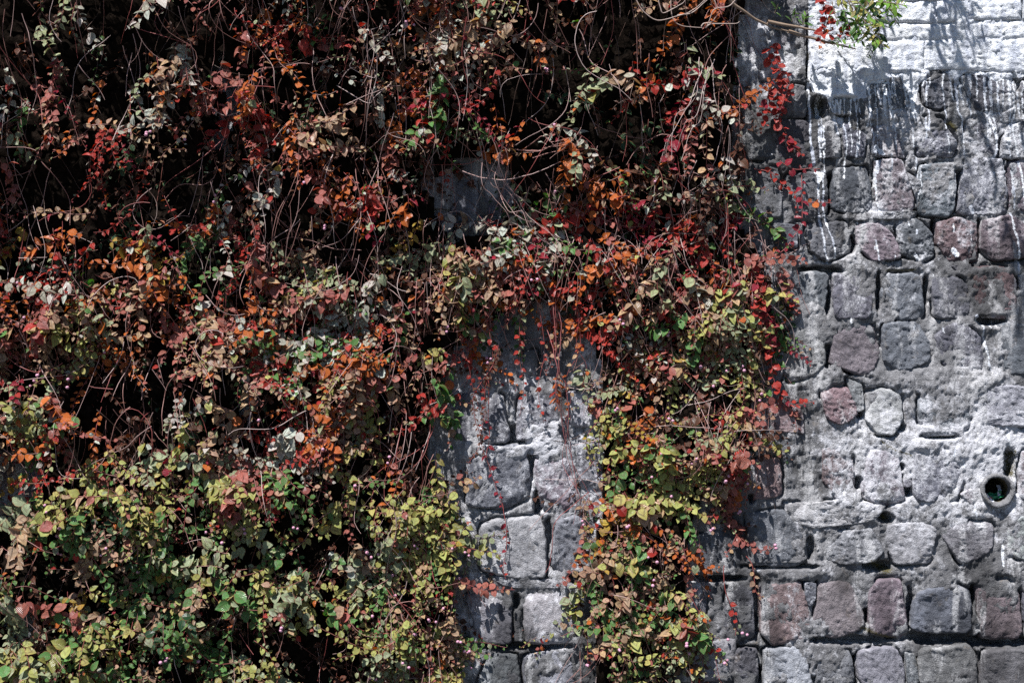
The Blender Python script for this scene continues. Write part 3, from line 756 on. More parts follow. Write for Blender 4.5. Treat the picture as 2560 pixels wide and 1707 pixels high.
nxs = len(xs)
idx = np.arange(len(q2)).reshape(len(zs), nxs)
F = np.stack([idx[:-1, :-1], idx[:-1, 1:], idx[1:, 1:], idx[1:, :-1]], -1).reshape(-1, 4)
cx = q2[F].mean(1)
F = F[np.hypot(cx[:, 0] - PIPE_C[0], cx[:, 1] - PIPE_C[1]) > PIPE_R - 0.008]
mm = mesh_from('mortar', np.c_[q2[:, 0], -h, q2[:, 1]], F, {'tint': tm, 'paint': paint, 'lime': lime + 0.12, 'moss': moss})
mm.materials.append(M_MORTAR)
link('mortar', mm, wall)
# body of the wall behind its face
bx = [(-3.6, 0.10, 0), (3.6, 0.10, 0), (3.6, 0.62, 0), (-3.6, 0.62, 0), (-3.6, 0.10, WALL_TOP - .02), (3.6, 0.10, WALL_TOP - .02), (3.6, 0.62, WALL_TOP - .02), (-3.6, 0.62, WALL_TOP - .02)]
core = mesh_from('wall_core', bx, np.array([[4, 5, 6, 7], [1, 2, 6, 5], [2, 3, 7, 6], [3, 0, 4, 7]]), {'tint': np.tile((0.15, 0.15, 0.16), (8, 1)), 'paint': np.full(8, -3.0), 'lime': np.zeros(8), 'moss': np.zeros(8)}, False)
core.materials.append(M_MORTAR)
link('wall_core', core, wall)

# ------------------------------------------------------------------ drain pipe and the litter in it
pipe = thing('drain_pipe', 'round concrete drain pipe end with mossy bore at the right of the wall', 'pipe', (PIPE_C[0], 0, PIPE_C[1]))
def lathe_y(prof, n=48, wob=0.0, seed=0):
    """profile of (radius, y) swept about the y axis through the origin"""
    th = np.linspace(0, 2 * np.pi, n, endpoint=False)
    V = []
    for r, y in prof:
        rr = r * np.ones(n)
        p = np.c_[np.cos(th) * 2, np.sin(th) * 2, np.full(n, y * 30)]
        rr = rr + wob * fbm(p, 1.6, 3, seed)
        V.append(np.c_[rr * np.cos(th), np.full(n, y) + wob * 0.6 * fbm(p, 2.3, 2, seed + 5), rr * np.sin(th)])
    V = np.vstack(V)
    i = np.arange(n); j = (i + 1) % n
    F = np.concatenate([np.stack([r * n + i, r * n + j, (r + 1) * n + j, (r + 1) * n + i], 1) for r in range(len(prof) - 1)])
    return V, F
V, F = lathe_y([(0.072, 0.05), (0.073, -0.036), (0.072, -0.044), (0.068, -0.048), (0.060, -0.047), (0.0565, -0.042), (0.055, -0.02), (0.055, 0.0)], 56, 0.0042, 3)
me = mesh_from('rim', V, F, {'tint': np.tile((0.17, 0.17, 0.18), (len(V), 1)), 'paint': np.full(len(V), -3.0), 'lime': np.full(len(V), -0.05), 'moss': np.full(len(V), 0.12)}); me.materials.append(M_MORTAR); link('rim', me, pipe, (0, 0, 0))
V, F = lathe_y([(0.0548, -0.005), (0.053, 0.02), (0.052, 0.06), (0.052, 0.12), (0.052, 0.30), (0.001, 0.30)], 40, 0.003, 9)
me = mesh_from('bore', V, F); me.materials.append(M_MOSS); link('bore', me, pipe, (0, 0, 0))
def crumple(name, w, d, seed, mat, amp, nx_=12, ny_=9):
    u, v = np.meshgrid(np.linspace(-.5, .5, nx_), np.linspace(-.5, .5, ny_))
    p = np.c_[u.ravel(), v.ravel(), np.full(u.size, seed)]
    z = amp * (ridged(p, 2.6, 2, seed) - 0.2)
    ed = 1 + 0.22 * fbm(p, 3, 2, seed + 4)
    V = np.c_[p[:, 0] * w * ed, p[:, 1] * d * ed, z]
    ii = np.arange(u.size).reshape(ny_, nx_)
    F = np.stack([ii[:-1, :-1], ii[:-1, 1:], ii[1:, 1:], ii[1:, :-1]], -1).reshape(-1, 4)
    me = mesh_from(name, V, F, smooth_shade=False); me.materials.append(mat)
    return me
o = link('foil_wrapper', crumple('foil_wrapper', 0.056, 0.034, 3, M_GREEN, 0.010), None, (PIPE_C[0] + 0.006, 0.010, PIPE_C[1] - 0.030))
o.rotation_euler = (math.radians(48), math.radians(-14), 0.1)
o['label'] = 'crumpled green foil wrapper lying in the mouth of the drain pipe'; o['category'] = 'wrapper'
r_ = link('red_end', crumple('red_end', 0.020, 0.020, 8, M_RED, 0.007, 7, 6), o, (-0.030, 0.0, 0.006))
o = link('plastic_scrap', crumple('plastic_scrap', 0.020, 0.062, 5, M_WHITE, 0.006), None, (PIPE_C[0] + 0.024, 0.022, PIPE_C[1] - 0.010))
o.rotation_euler = (math.radians(70), math.radians(28), 0.5)
o['label'] = 'bent white plastic strip standing behind the green wrapper in the pipe'; o['category'] = 'litter'
o = link('plastic_scrap', crumple('plastic_scrap', 0.050, 0.036, 12, M_WHITE, 0.008), None, (PIPE_C[0] - 0.026, 0.008, PIPE_C[1] - 0.034))
o.rotation_euler = (math.radians(40), math.radians(34), -0.2)
o['label'] = 'crumpled white plastic scrap at the lower left inside the pipe mouth'; o['category'] = 'litter'

# ------------------------------------------------------------------ leaves, stems, flowers
def leaf_template(kind):
    """blade along +y (length 1), u across, normal +z. returns verts(13,3), uv(13,2), faces"""
    if kind == 'lance':
        vv = [0.0, 0.28, 0.55, 0.80, 1.0]; ww = [0.035, 0.155, 0.165, 0.10, 0.0]; fold, droop, curl = 0.25, 0.18, 0.0
    elif kind == 'round':
        vv = [0.0, 0.25, 0.52, 0.80, 1.0]; ww = [0.16, 0.42, 0.47, 0.33, 0.0]; fold, droop, curl = 0.15, 0.10, 0.05
    elif kind == 'heart2':
        vv = [0.0, 0.22, 0.48, 0.76, 1.0]; ww = [0.17, 0.40, 0.41, 0.23, 0.0]; fold, droop, curl = 0.42, 0.30, -0.1
    elif kind == 'narrow':
        vv = [0.0, 0.25, 0.50, 0.78, 1.0]; ww = [0.09, 0.27, 0.30, 0.18, 0.0]; fold, droop, curl = 0.55, 0.36, 0.1
    else:
        vv = [0.0, 0.22, 0.48, 0.76, 1.0]; ww = [0.18, 0.43, 0.43, 0.25, 0.0]; fold, droop, curl = 0.22, 0.22, 0.0
    V = []; UV = []
    for v in vv:
        V.append((0, v, -droop * v * v)); UV.append((0, v))
    for sgn in (-1, 1):
        for i in range(4):
            v, w = vv[i], ww[i]
            back = -0.07 if i == 0 else 0.0
            V.append((sgn * w, v + back, -droop * v * v + fold * w * (1 + curl * sgn)))
            UV.append((sgn * 1.0, v))
    F4 = []; F3 = []
    for k, sgn in enumerate((-1, 1)):
        o = 5 + 4 * k
        for i in range(3):
            q = [i, i + 1, o + i + 1, o + i]
            F4.append(q if sgn < 0 else q[::-1])
        t = [3, 4, o + 3]
        F3.append(t if sgn < 0 else t[::-1])
    UV[4] = (0.0, 1.0)
    return np.array(V, float), np.array(UV, float), np.array(F4), np.array(F3)
LT = {k: leaf_template(k) for k in ('heart', 'heart2', 'narrow', 'round', 'lance')}
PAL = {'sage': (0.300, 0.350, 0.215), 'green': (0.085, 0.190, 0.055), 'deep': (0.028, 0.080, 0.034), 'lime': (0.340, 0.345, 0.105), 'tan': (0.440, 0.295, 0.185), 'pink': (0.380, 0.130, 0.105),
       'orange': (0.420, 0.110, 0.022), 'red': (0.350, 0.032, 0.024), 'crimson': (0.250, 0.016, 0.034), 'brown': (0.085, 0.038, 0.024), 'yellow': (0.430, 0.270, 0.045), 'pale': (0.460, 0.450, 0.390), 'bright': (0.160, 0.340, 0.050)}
CHEV = {'sage': 0.8, 'green': 0.5, 'lime': 0.7, 'tan': 0.8, 'pink': 0.6, 'pale': 0.8, 'yellow': 0.4}
NVAR = 4
PALV = {}
for k, c in PAL.items():
    for i in range(NVAR):
        j = np.array(c) * (0.78 + 0.44 * random.random()) * (1 + 0.16 * (rng.random(3) - 0.5))
        PALV[(k, i)] = j
_leaf_mesh = {}
def leaf_mesh(kind, ck, var):
    key = (kind, ck, var)
    if key not in _leaf_mesh:
        V, UV, F4, F3 = LT[kind]
        cc = PALV[(ck, var)]
        me = mesh_from('leaf', V, [F4, F3], {'col': np.tile(cc, (len(V), 1)), 'luv': np.c_[UV, np.full(len(V), CHEV.get(ck, 0.0) * (0.3 + 0.7 * (var / (NVAR - 1))))]})
        me.materials.append(M_LEAF)
        _leaf_mesh[key] = me
    return _leaf_mesh[key]

def unit(v): return v / (np.linalg.norm(v) + 1e-9)

class Leaves:
    def __init__(s): s.rec = []
    def add(s, pos, tan, nor, size, kind, ck, score=0.0):
        s.rec.append((pos, unit(tan), nor, size, kind, ck, random.randrange(NVAR), score))

def frame(tan, nor):
    t = unit(tan)
    n_ = nor - t * (nor @ t)
    n_ = unit(n_)
    return np.cross(t, n_), t, n_

def emit_leaves(L, parent, n_obj):
    """n_obj leaves with the highest score become parts of their own, the rest is one mesh"""
    recs = sorted(L.rec, key=lambda r: -r[7])
    pl = parent.location
    for pos, tan, nor, size, kind, ck, var, sc in recs[:n_obj]:
        x, y, z = frame(tan, nor)
        o = bpy.data.objects.new('leaf', leaf_mesh(kind, ck, var))
        col.objects.link(o)
        o.parent = parent
        M = Matrix(((x[0] * size, y[0] * size, z[0] * size, pos[0] - pl.x), (x[1] * size, y[1] * size, z[1] * size, pos[1] - pl.y),
                    (x[2] * size, y[2] * size, z[2] * size, pos[2] - pl.z), (0, 0, 0, 1)))
        o.matrix_local = M
    rest = recs[n_obj:]
    if not rest: return
    VV, F4s, F3s, CC, UU = [], [], [], [], []
    off = 0
    for kind in LT:
        rs = [r for r in rest if r[4] == kind]
        if not rs: continue
        V, UV, F4, F3 = LT[kind]
        pos = np.array([r[0] for r in rs]); T = np.array([r[1] for r in rs]); N_ = np.array([r[2] for r in rs]); sz = np.array([r[3] for r in rs])
        N_ = N_ - T * (N_ * T).sum(1, keepdims=True)
        N_ /= np.linalg.norm(N_, axis=1, keepdims=True) + 1e-9
        Xs = np.cross(T, N_)
        W = (V[None, :, 0:1] * Xs[:, None] + V[None, :, 1:2] * T[:, None] + V[None, :, 2:3] * N_[:, None]) * sz[:, None, None] + pos[:, None]
        n_, k = W.shape[:2]
        VV.append(W.reshape(-1, 3))
        o_ = off + np.arange(n_)[:, None, None] * k
        F4s.append((F4[None] + o_).reshape(-1, 4)); F3s.append((F3[None] + o_).reshape(-1, 3))
        CC.append(np.repeat(np.array([PALV[(r[5], r[6])] for r in rs]) * (0.85 + 0.3 * rng.random((n_, 1))), k, 0))
        ch = np.array([CHEV.get(r[5], 0.0) for r in rs]) * (0.3 + 0.7 * rng.random(n_))
        UU.append(np.c_[np.tile(UV, (n_, 1)), np.repeat(ch, k)])
        off += n_ * k
    me = mesh_from('foliage', np.vstack(VV), [np.vstack(F4s), np.vstack(F3s)], {'col': np.vstack(CC), 'luv': np.vstack(UU)})
    me.materials.append(M_LEAF)
    o = link('foliage', me, parent)
    o['kind'] = 'stuff'

def tube(pts, rad, sides=5):
    pts = np.asarray(pts, float); n_ = len(pts)
    rad = np.broadcast_to(np.asarray(rad, float), (n_,))
    T = np.gradient(pts, axis=0)
    T /= np.linalg.norm(T, axis=1, keepdims=True) + 1e-9
    ref = np.array((0.31, -0.9, 0.3))
    A = np.cross(T, ref); A /= np.linalg.norm(A, axis=1, keepdims=True) + 1e-9
    B = np.cross(T, A)
    th = np.linspace(0, 2 * np.pi, sides, endpoint=False)
    V = pts[:, None] + rad[:, None, None] * (np.cos(th)[None, :, None] * A[:, None] + np.sin(th)[None, :, None] * B[:, None])
    i = np.arange(sides); j = (i + 1) % sides
    F = np.concatenate([np.stack([r * sides + i, r * sides + j, (r + 1) * sides + j, (r + 1) * sides + i], 1) for r in range(n_ - 1)])
    return V.reshape(-1, 3), F

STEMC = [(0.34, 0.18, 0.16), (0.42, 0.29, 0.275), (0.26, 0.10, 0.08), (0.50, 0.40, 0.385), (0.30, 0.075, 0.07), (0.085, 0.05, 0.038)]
def emit_stem(pts, rad, c, parent, name='stem'):
    V, F = tube(pts, rad, 5)
    me = mesh_from(name, V, F, {'col': np.tile(c, (len(V), 1))})
    me.materials.append(M_STEM)
    return link(name, me, parent)
def emit_stem_mass(lst, parent, name='stem_tangle'):
    VV, FF, CC = [], [], []
    off = 0
    for pts, rad, c in lst:
        V, F = tube(pts, rad, 3)
        VV.append(V); FF.append(F + off); CC.append(np.tile(c, (len(V), 1))); off += len(V)
    if not VV: return
    me = mesh_from(name, np.vstack(VV), np.vstack(FF), {'col': np.vstack(CC)})
    me.materials.append(M_STEM)
    o = link(name, me, parent)
    o['kind'] = 'stuff'

def ball(n_=9, m_=12):
    V = []
    for i in range(n_ + 1):
        a = math.pi * i / n_
        for j in range(m_):
            b = 2 * math.pi * j / m_
            r = 1.0 + (0.10 if (i + j) % 2 else -0.06)
            V.append((r * math.sin(a) * math.cos(b), r * math.sin(a) * math.sin(b), r * math.cos(a)))
    F = [[i * m_ + j, i * m_ + (j + 1) % m_, (i + 1) * m_ + (j + 1) % m_, (i + 1) * m_ + j] for i in range(n_) for j in range(m_)]
    me = mesh_from('flower_head', np.array(V), np.array(F))
    me.materials.append(M_FLOWER)
    return me
FLOWER = ball()
def emit_flower(pos, r, parent):
    o = bpy.data.objects.new('flower_head', FLOWER)
    col.objects.link(o)
    o.parent = parent
    pl = parent.location
    o.location = (pos[0] - pl.x, pos[1] - pl.y, pos[2] - pl.z)
    o.scale = (r, r, r * 1.05)
    o.rotation_euler = (random.random() * 3, random.random() * 3, 0)

# ---- how far the vines stand out from the wall
e = np.clip((MB - 0.30) / 0.55, 0, 1)
top = (smooth(700, -200, GP[:, 1]) * (0.35 + 0.65 * smooth(1900, 1300, GP[:, 0]))).reshape(GNY, GNX)
left = smooth(1500, 300, GP[:, 0]).reshape(GNY, GNX)
dmax = 0.08 + 0.20 * top + 0.20 * left
bul = fbm(np.c_[GP[:, 0] * 0.0085, GP[:, 1] * 0.0125, np.zeros(len(GP))], 1.0, 3, 401).reshape(GNY, GNX)
DEPTH = e * np.clip(dmax + (0.04 + 0.22 * dmax) * bul, 0.035, 1) + 0.03
CLUMP = fbm(np.c_[GP[:, 0] * 0.0105, GP[:, 1] * 0.0160, np.zeros(len(GP)) + 3], 1.0, 3, 431).reshape(GNY, GNX)

def grow(px, py, length, heading, f, wander, droop, lift):
    """runner that creeps down over the surface of the mass; returns points in metres"""
    step = 0.013
    n_ = max(4, int(length / step))
    x, z = wx(px), wz(py)
    a = heading                       # 0 = straight down, +- = to the sides
    y = -grid_at(DEPTH, px, py) * f
    pts = []
    da = random.gauss(0, 0.05)
    for i in range(n_):
        pts.append((x, y, z))
        da = 0.86 * da + random.gauss(0, wander)
        a = a + da - droop * a
        x += math.sin(a) * step
        z -= math.cos(a) * step
        tgt = -(grid_at(DEPTH, px_of(x), py_of(z)) * f) - lift * (i / n_) ** 2
        y += (tgt - y) * 0.16 + random.gauss(0, 0.0016)
    return np.array(pts)

UP = np.array((0.0, 0.0, 1.0)); OUT = np.array((0.0, -1.0, 0.0)); SUNV = np.array(to_sun)
def dress(L, pts, size, weights, tipw, spacing, kinds, start=0.0, score_gain=1.0, flat=0.0, keep=1.0, upn=0.55):
    """alternate leaves along a runner"""
    seg = np.linalg.norm(np.diff(pts, axis=0), axis=1)
    acc = np.r_[0, np.cumsum(seg)]
    total = acc[-1]
    s = start * total + random.random() * spacing
    side = random.choice((-1, 1))
    wk = list(weights); cw = np.cumsum(list(weights.values())); cw = cw / cw[-1]
    pm_ = pts[len(pts) // 2]
    qv = float(fbm(np.array([[pm_[0], pm_[2], 4.0]]), 3.4, 2, 777)[0]) * 0.62 + 0.5 + random.gauss(0, .05)
    main = wk[min(int(np.searchsorted(cw, qv % 1.0)), len(wk) - 1)]
    while s < total:
        i = min(int(np.searchsorted(acc, s)), len(pts) - 1)
        i = max(i, 1)
        p = pts[i]; t = unit(pts[i] - pts[i - 1])
        frac = s / total
        outv = unit(OUT * 0.75 + UP * 0.35 + rng.normal(0, 0.16, 3))
        lat = np.cross(t, outv) * side
        d = unit(lat * 0.8 + t * 0.35 + outv * (0.35 - flat) + np.array((0, 0, -0.28)) + rng.normal(0, 0.26, 3))
        nor = unit(SUNV * upn + OUT * (1.17 - upn) + rng.normal(0, 0.36, 3))
        sz = size * (0.55 + 0.75 * random.random()) * (1.0 - 0.62 * max(0, (frac - 0.55) / 0.45) ** 1.3)
        if random.random() < keep:
            if random.random() < 0.88 - 0.8 * max(0, frac - 0.6): ck = main
            elif frac > 0.62 and random.random() < 0.75: ck = random.choices(list(tipw), list(tipw.values()))[0]
            else: ck = random.choices(list(weights), list(weights.values()))[0]
            facing = abs(nor @ OUT)
            L.add(p + lat * 0.004, d, nor, sz, random.choice(kinds), ck, score_gain * sz * (0.4 + facing) * (1 + 1.2 * (-p[1])))
        side = -side
        s += spacing * random.uniform(0.6, 1.45)

TIP = {'red': 2, 'orange': 2.4, 'pink': 3.4, 'tan': 4, 'crimson': .6, 'sage': 1.5}
W_TOPL = {'sage': 2.4, 'pale': 3.4, 'tan': 2.4, 'pink': 2.2, 'orange': 2.2, 'red': 1.8, 'crimson': .5, 'green': .5, 'yellow': .5, 'brown': .3}
W_TOPR = {'pale': 3.4, 'tan': 2.2, 'pink': 1.4, 'orange': 1.7, 'red': 1.6, 'crimson': 1.2, 'sage': 1.8, 'green': .6, 'brown': 1.4, 'lime': .3}
W_MID = {'sage': 2.6, 'lime': 1.0, 'tan': 2.6, 'pink': 1.7, 'orange': 1.6, 'red': 1.2, 'green': 1.3, 'pale': 2.4, 'brown': .3, 'crimson': .3}
W_CEN = {'sage': 3.2, 'lime': .8, 'tan': 3.4, 'pink': 2.0, 'orange': 1.3, 'red': 1.0, 'green': 1.0, 'pale': 2.0, 'brown': .8, 'crimson': .3, 'yellow': .3}
W_LOW = {'sage': 4.2, 'lime': 3.8, 'green': 3.0, 'deep': .8, 'tan': 2.2, 'pink': .5, 'orange': .4, 'yellow': .6, 'red': .15, 'pale': .3}
W_COL = {'sage': 3.0, 'lime': 3.6, 'green': 1.6, 'tan': 2.0, 'pink': .5, 'orange': .9, 'yellow': .7, 'red': .35, 'crimson': .15, 'brown': .7}
W_EDGE = {'sage': 3.4, 'lime': 2.6, 'tan': 2.2, 'pink': 1.0, 'red': .7, 'crimson': 0.6, 'orange': .6, 'green': 1.2, 'brown': 1.0}

VINES = [  # zone, label, weights, runners, inner runners, bare stems, leaf size, clump threshold, flowers, own leaves
 ('upper_left', 'sparse reddish vine curtain over deep shade at the top left', W_TOPL, 220, 100, 150, .0285, 0.14, 10, 290),
 ('top_middle', 'tangled red and pale vine curtain with many bare stems at the top centre', W_TOPL, 180, 80, 190, .0285, 0.15, 8, 290),
 ('top_right', 'sparse crimson and orange vine curtain between the top centre and the bare wall', W_TOPR, 215, 60, 240, .030, 0.10, 6, 290),
 ('mid_left', 'mixed green and rust vine mass at the left edge halfway down', W_MID, 235, 70, 130, .0295, 0.12, 12, 290),
 ('mid_middle', 'tan and red leafed vine mass left of the upper end of the bare stone gap', W_MID, 240, 60, 150, .029, 0.10, 8, 290),
 ('centre', 'leafy vine band hanging across the wall above the bare stone gap', W_CEN, 135, 30, 230, .029, 0.08, 6, 290),
 ('lower_left', 'dense green vine carpet with pink flower heads filling the lower left corner', W_LOW, 700, 110, 70, .0305, -0.2, 60, 290),
 ('left_column', 'leafy hanging vine column along the left side of the bare stone gap', W_COL, 160, 30, 100, .028, -0.15, 22, 290),
 ('mid_column', 'thick yellow green vine column hanging right of the bare stone gap', W_COL, 250, 40, 160, .0295, -0.1, 26, 290),
 ('right_edge', 'narrow red and green vine column along the right edge of the foliage', W_EDGE, 95, 25, 90, .029, -0.4, 10, 290),
]
for zi, (zone, label, W, n_run, n_in, n_bare, lsz, thr, n_fl, n_obj) in enumerate(VINES):
    zm = (ZMASK[zone] & MASK).reshape(GNY, GNX)
    cells = np.argwhere(zm)
    cl = CLUMP[zm]
    wgt = 0.035 + smooth(thr, thr + 0.40, cl)
    wgt /= wgt.sum()
    cy, cx_ = cells[:, 0].mean(), cells[:, 1].mean()
    apx, apy = GX0 + GSTEP * cx_, GY0 + GSTEP * cells[:, 0].min()
    t = thing('trailing_vine', label, 'vine', (wx(apx), -0.02, wz(apy)), 'trailing vines hanging over the wall')
    L = Leaves()
    stems = []
    pick = rng.choice(len(cells), n_run, p=wgt)
    tips = []
    for k in pick:
        py = GY0 + GSTEP * (cells[k, 0] + random.random()) - random.uniform(0, 50)
        px = GX0 + GSTEP * (cells[k, 1] + random.random())
        if lsz > 0.030: length = random.uniform(0.10, 0.34)
        else: length = random.uniform(0.12, 0.42)
        f = random.uniform(0.72, 1.12)
        pts = grow(px, py, length, random.gauss(0, 0.80), f, 0.05, 0.03, random.uniform(0.0, 0.05))
        dress(L, pts, lsz * random.choice((.65, .8, .95, 1.05, 1.2, 1.5)), W, TIP, 0.0155, ('heart', 'heart', 'heart2', 'narrow', 'round'), 0.0, 1.0 if f > 0.9 else 0.7, upn=0.62 + 0.42 * float(smooth(1350, 350, py)))
        stems.append((pts, np.linspace(0.0018, 0.0009, len(pts)), STEMC[random.choice((0, 2, 4, 4, 2))], f * length))
        tips.append(pts[-1])
    # shaded inner growth
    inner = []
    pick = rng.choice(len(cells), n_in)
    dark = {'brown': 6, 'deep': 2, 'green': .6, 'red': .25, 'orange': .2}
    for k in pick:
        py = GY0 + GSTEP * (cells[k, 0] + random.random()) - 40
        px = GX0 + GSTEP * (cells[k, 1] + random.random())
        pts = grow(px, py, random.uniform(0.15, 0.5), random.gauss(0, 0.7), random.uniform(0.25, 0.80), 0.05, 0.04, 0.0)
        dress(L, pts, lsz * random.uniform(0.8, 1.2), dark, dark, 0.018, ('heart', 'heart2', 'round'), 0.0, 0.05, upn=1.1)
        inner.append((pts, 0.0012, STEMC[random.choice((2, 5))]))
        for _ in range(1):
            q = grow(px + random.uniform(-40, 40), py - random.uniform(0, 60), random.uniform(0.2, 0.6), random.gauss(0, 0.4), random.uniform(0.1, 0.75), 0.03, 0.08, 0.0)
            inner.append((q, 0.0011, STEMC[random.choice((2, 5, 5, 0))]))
    # bare hanging stems in front
    pick = rng.choice(len(cells), n_bare)
    for k in pick:
        py = GY0 + GSTEP * (cells[k, 0] + random.random()) - random.uniform(0, 120)
        px = GX0 + GSTEP * (cells[k, 1] + random.random())
        cur = random.random() < 0.3
        pts = grow(px, py, random.uniform(0.10, 0.45), random.gauss(0, 1.3 if cur else 0.38), random.uniform(0.7, 1.15), 0.055 if cur else 0.022, 0.05, 0.02)
        pts = pts[::2]
        stems.append((pts, np.linspace(0.0015, 0.0008, len(pts)) * random.uniform(.7, 1.2), STEMC[random.choice((0, 0, 1, 1, 3, 5, 4))], 0.4 + 0.5 * len(pts) * 0.026))
    stems.sort(key=lambda r: -r[3])
    n_st = 120
    for pts, rad, c, sc in stems[:n_st]:
        emit_stem(pts, rad, c, t)
    emit_stem_mass([(p, r * 0.8, c) for p, r, c, _ in stems[n_st:]] + inner, t)
    for k in rng.permutation(len(tips))[:n_fl]:
        p = tips[k]
        for _ in range(random.choice((1, 1, 2, 2, 3))):
            emit_flower(p + np.array((random.gauss(0, .011), -0.012 - 0.02 * random.random(), random.gauss(0.006, .010))), random.uniform(0.0048, 0.0072), t)
    emit_leaves(L, t, n_obj)
    # near-black sheet behind the leaves: shade of the gaps put into its colour
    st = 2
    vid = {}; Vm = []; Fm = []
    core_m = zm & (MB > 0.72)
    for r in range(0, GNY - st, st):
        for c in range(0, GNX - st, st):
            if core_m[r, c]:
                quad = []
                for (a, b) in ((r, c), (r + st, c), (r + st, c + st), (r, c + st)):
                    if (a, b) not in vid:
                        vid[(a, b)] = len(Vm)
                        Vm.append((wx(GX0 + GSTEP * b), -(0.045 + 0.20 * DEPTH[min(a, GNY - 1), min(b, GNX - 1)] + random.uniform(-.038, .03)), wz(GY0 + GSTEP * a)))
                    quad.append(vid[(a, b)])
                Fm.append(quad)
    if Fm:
        me = mesh_from('gap_shade_sheet', np.array(Vm), np.array(Fm)); me.materials.append(M_SHADE_SHEET)
        link('gap_shade_sheet', me, t)

# ------------------------------------------------------------------ single runners, branches and sprigs
def spline(pts, n_=40):
    pts = np.asarray(pts, float)
    d = np.r_[0, np.cumsum(np.linalg.norm(np.diff(pts, axis=0), axis=1) + 1e-6)]
    tt = np.linspace(0, d[-1], n_)
    out = []
    m = len(pts)
    for t in tt:
        i = min(max(int(np.searchsorted(d, t)) - 1, 0), m - 2)
        u = (t - d[i]) / (d[i + 1] - d[i])
        p0 = pts[max(i - 1, 0)]; p1 = pts[i]; p2 = pts[i + 1]; p3 = pts[min(i + 2, m - 1)]
        out.append(0.5 * ((2 * p1) + (p2 - p0) * u + (2 * p0 - 5 * p1 + 4 * p2 - p3) * u * u + (3 * p1 - p0 - 3 * p2 + p3) * u ** 3))
    return np.array(out)

def runner(name, label, cat, group, lines, weights=None, size=.034, spacing=.018, kinds=('heart', 'round', 'heart2'), rad=(.0020, .0010), colr=STEMC[4], start=0.0, flowers=(), keep=1.0, wig=0.003):
    """lines: list of [(px, py, depth), ...] runners that belong to one plant"""
    P0 = P(*lines[0][0])
    t = thing(name, label, cat, tuple(P0), group)
    L = Leaves()
    for li, ln in enumerate(lines):
        if weights is None and len(lines) > 3 and cat == 'stem':
            ln = [(p[0] + random.gauss(0, 9), p[1] + random.gauss(0, 12), max(.05, p[2] + random.gauss(0, .02))) for p in ln]
            if random.random() < .5: ln = ln[random.randrange(0, 2):len(ln) - random.randrange(0, 2)]
        pts = spline([P(*p) for p in ln], max(14, 9 * len(ln)))
        pts = pts + wig * np.stack([fbm(pts, 22, 2, 11), 0.6 * fbm(pts, 22, 2, 13), 0.5 * fbm(pts, 22, 2, 17)], 1)
        emit_stem(pts, np.linspace(rad[0], rad[1], len(pts)), colr, t)
        if weights:
            dress(L, pts, size, weights, weights, spacing, kinds, start, 1.0, keep=keep)
    for f in flowers:
        emit_flower(P(*f), random.uniform(0.0055, 0.0072), t)
    if L.rec: emit_leaves(L, t, 300)
    return t
def T(c, pts, d):
    """crop points -> photograph points with a depth (a number or one for each end)"""
    n_ = len(pts)
    ds = np.linspace(d[0], d[1], n_) if isinstance(d, tuple) else [d] * n_
    return [(*cv(c, *p), ds[i]) for i, p in enumerate(pts)]
CROP['H'] = (1700, 0, 0.2551); CROP['I'] = (1300, 0, 0.34014); CROP['J'] = (700, 0, 0.34014)
RG = 'single vine runners in front of the wall'
RED = {'red': 4, 'crimson': 3, 'orange': 2}
runner('vine_runner', 'arching runner of small orange leaves reaching left from the red cascade', 'vine', RG, [T('H', [(930, 770), (830, 850), (700, 950), (560, 1060), (420, 1120), (270, 1160)], (.10, .20))], {'orange': 5, 'red': 1}, .026, .013)
runner('vine_runner', 'cascade of round crimson leaves at the right end of the vines near the painted band', 'vine', RG,
       [T('H', [(950, 420), (920, 520), (960, 640), (1000, 760), (1060, 840), (1030, 960), (990, 1080)], (.09, .12)), T('H', [(900, 440), (880, 560), (940, 680), (1020, 740)], .08), T('H', [(1020, 880), (960, 1000), (900, 1110), (960, 1180), (1040, 1300), (1090, 1420), (1190, 1530)], (.09, .05)),
        T('H', [(960, 800), (870, 900), (840, 1010), (800, 1120), (840, 1230), (780, 1290)], .09), T('H', [(1040, 700), (1080, 900), (1000, 1050), (960, 1160)], .07)], {'crimson': 5, 'red': 4, 'orange': 1.5}, .033, .016, ('round', 'round', 'heart'))
runner('vine_runner', 'thin red runner bending left across grey stone to a tip beside the white drip', 'vine', RG, [T('B', [(90, 10), (230, 40), (330, 160), (430, 230), (440, 380)], .05), T('B', [(480, 60), (490, 290), (480, 460), (400, 600), (330, 690), (240, 740), (90, 790)], (.05, .10)), T('B', [(500, 290), (620, 290), (740, 298)], .05)], RED, .026, .022, start=.05)
runner('vine_runner', 'red runner pointing right with its tip on bare stone below the white paint drips', 'vine', RG, [T('A', [(300, 1350), (420, 1420), (540, 1415), (640, 1420)], .06), T('A', [(330, 1130), (400, 1220), (480, 1300)], .06)], RED, .028, .024, ('round', 'heart'))
runner('vine_runner', 'hanging bright red leaf chain right of the foliage over pale stone', 'vine', RG, [T('B', [(150, 940), (170, 1120), (210, 1290), (230, 1450), (210, 1580)], (.10, .07)), T('C', [(200, 40), (225, 160), (235, 300), (270, 420), (340, 520), (450, 570), (600, 545)], (.07, .05)), T('B', [(60, 820), (120, 980), (160, 1150), (240, 1280)], .10), T('B', [(100, 900), (130, 1100), (110, 1300)], .11)], {'red': 5, 'crimson': 4, 'orange': .8}, .033, .017, ('heart', 'heart2', 'round'))
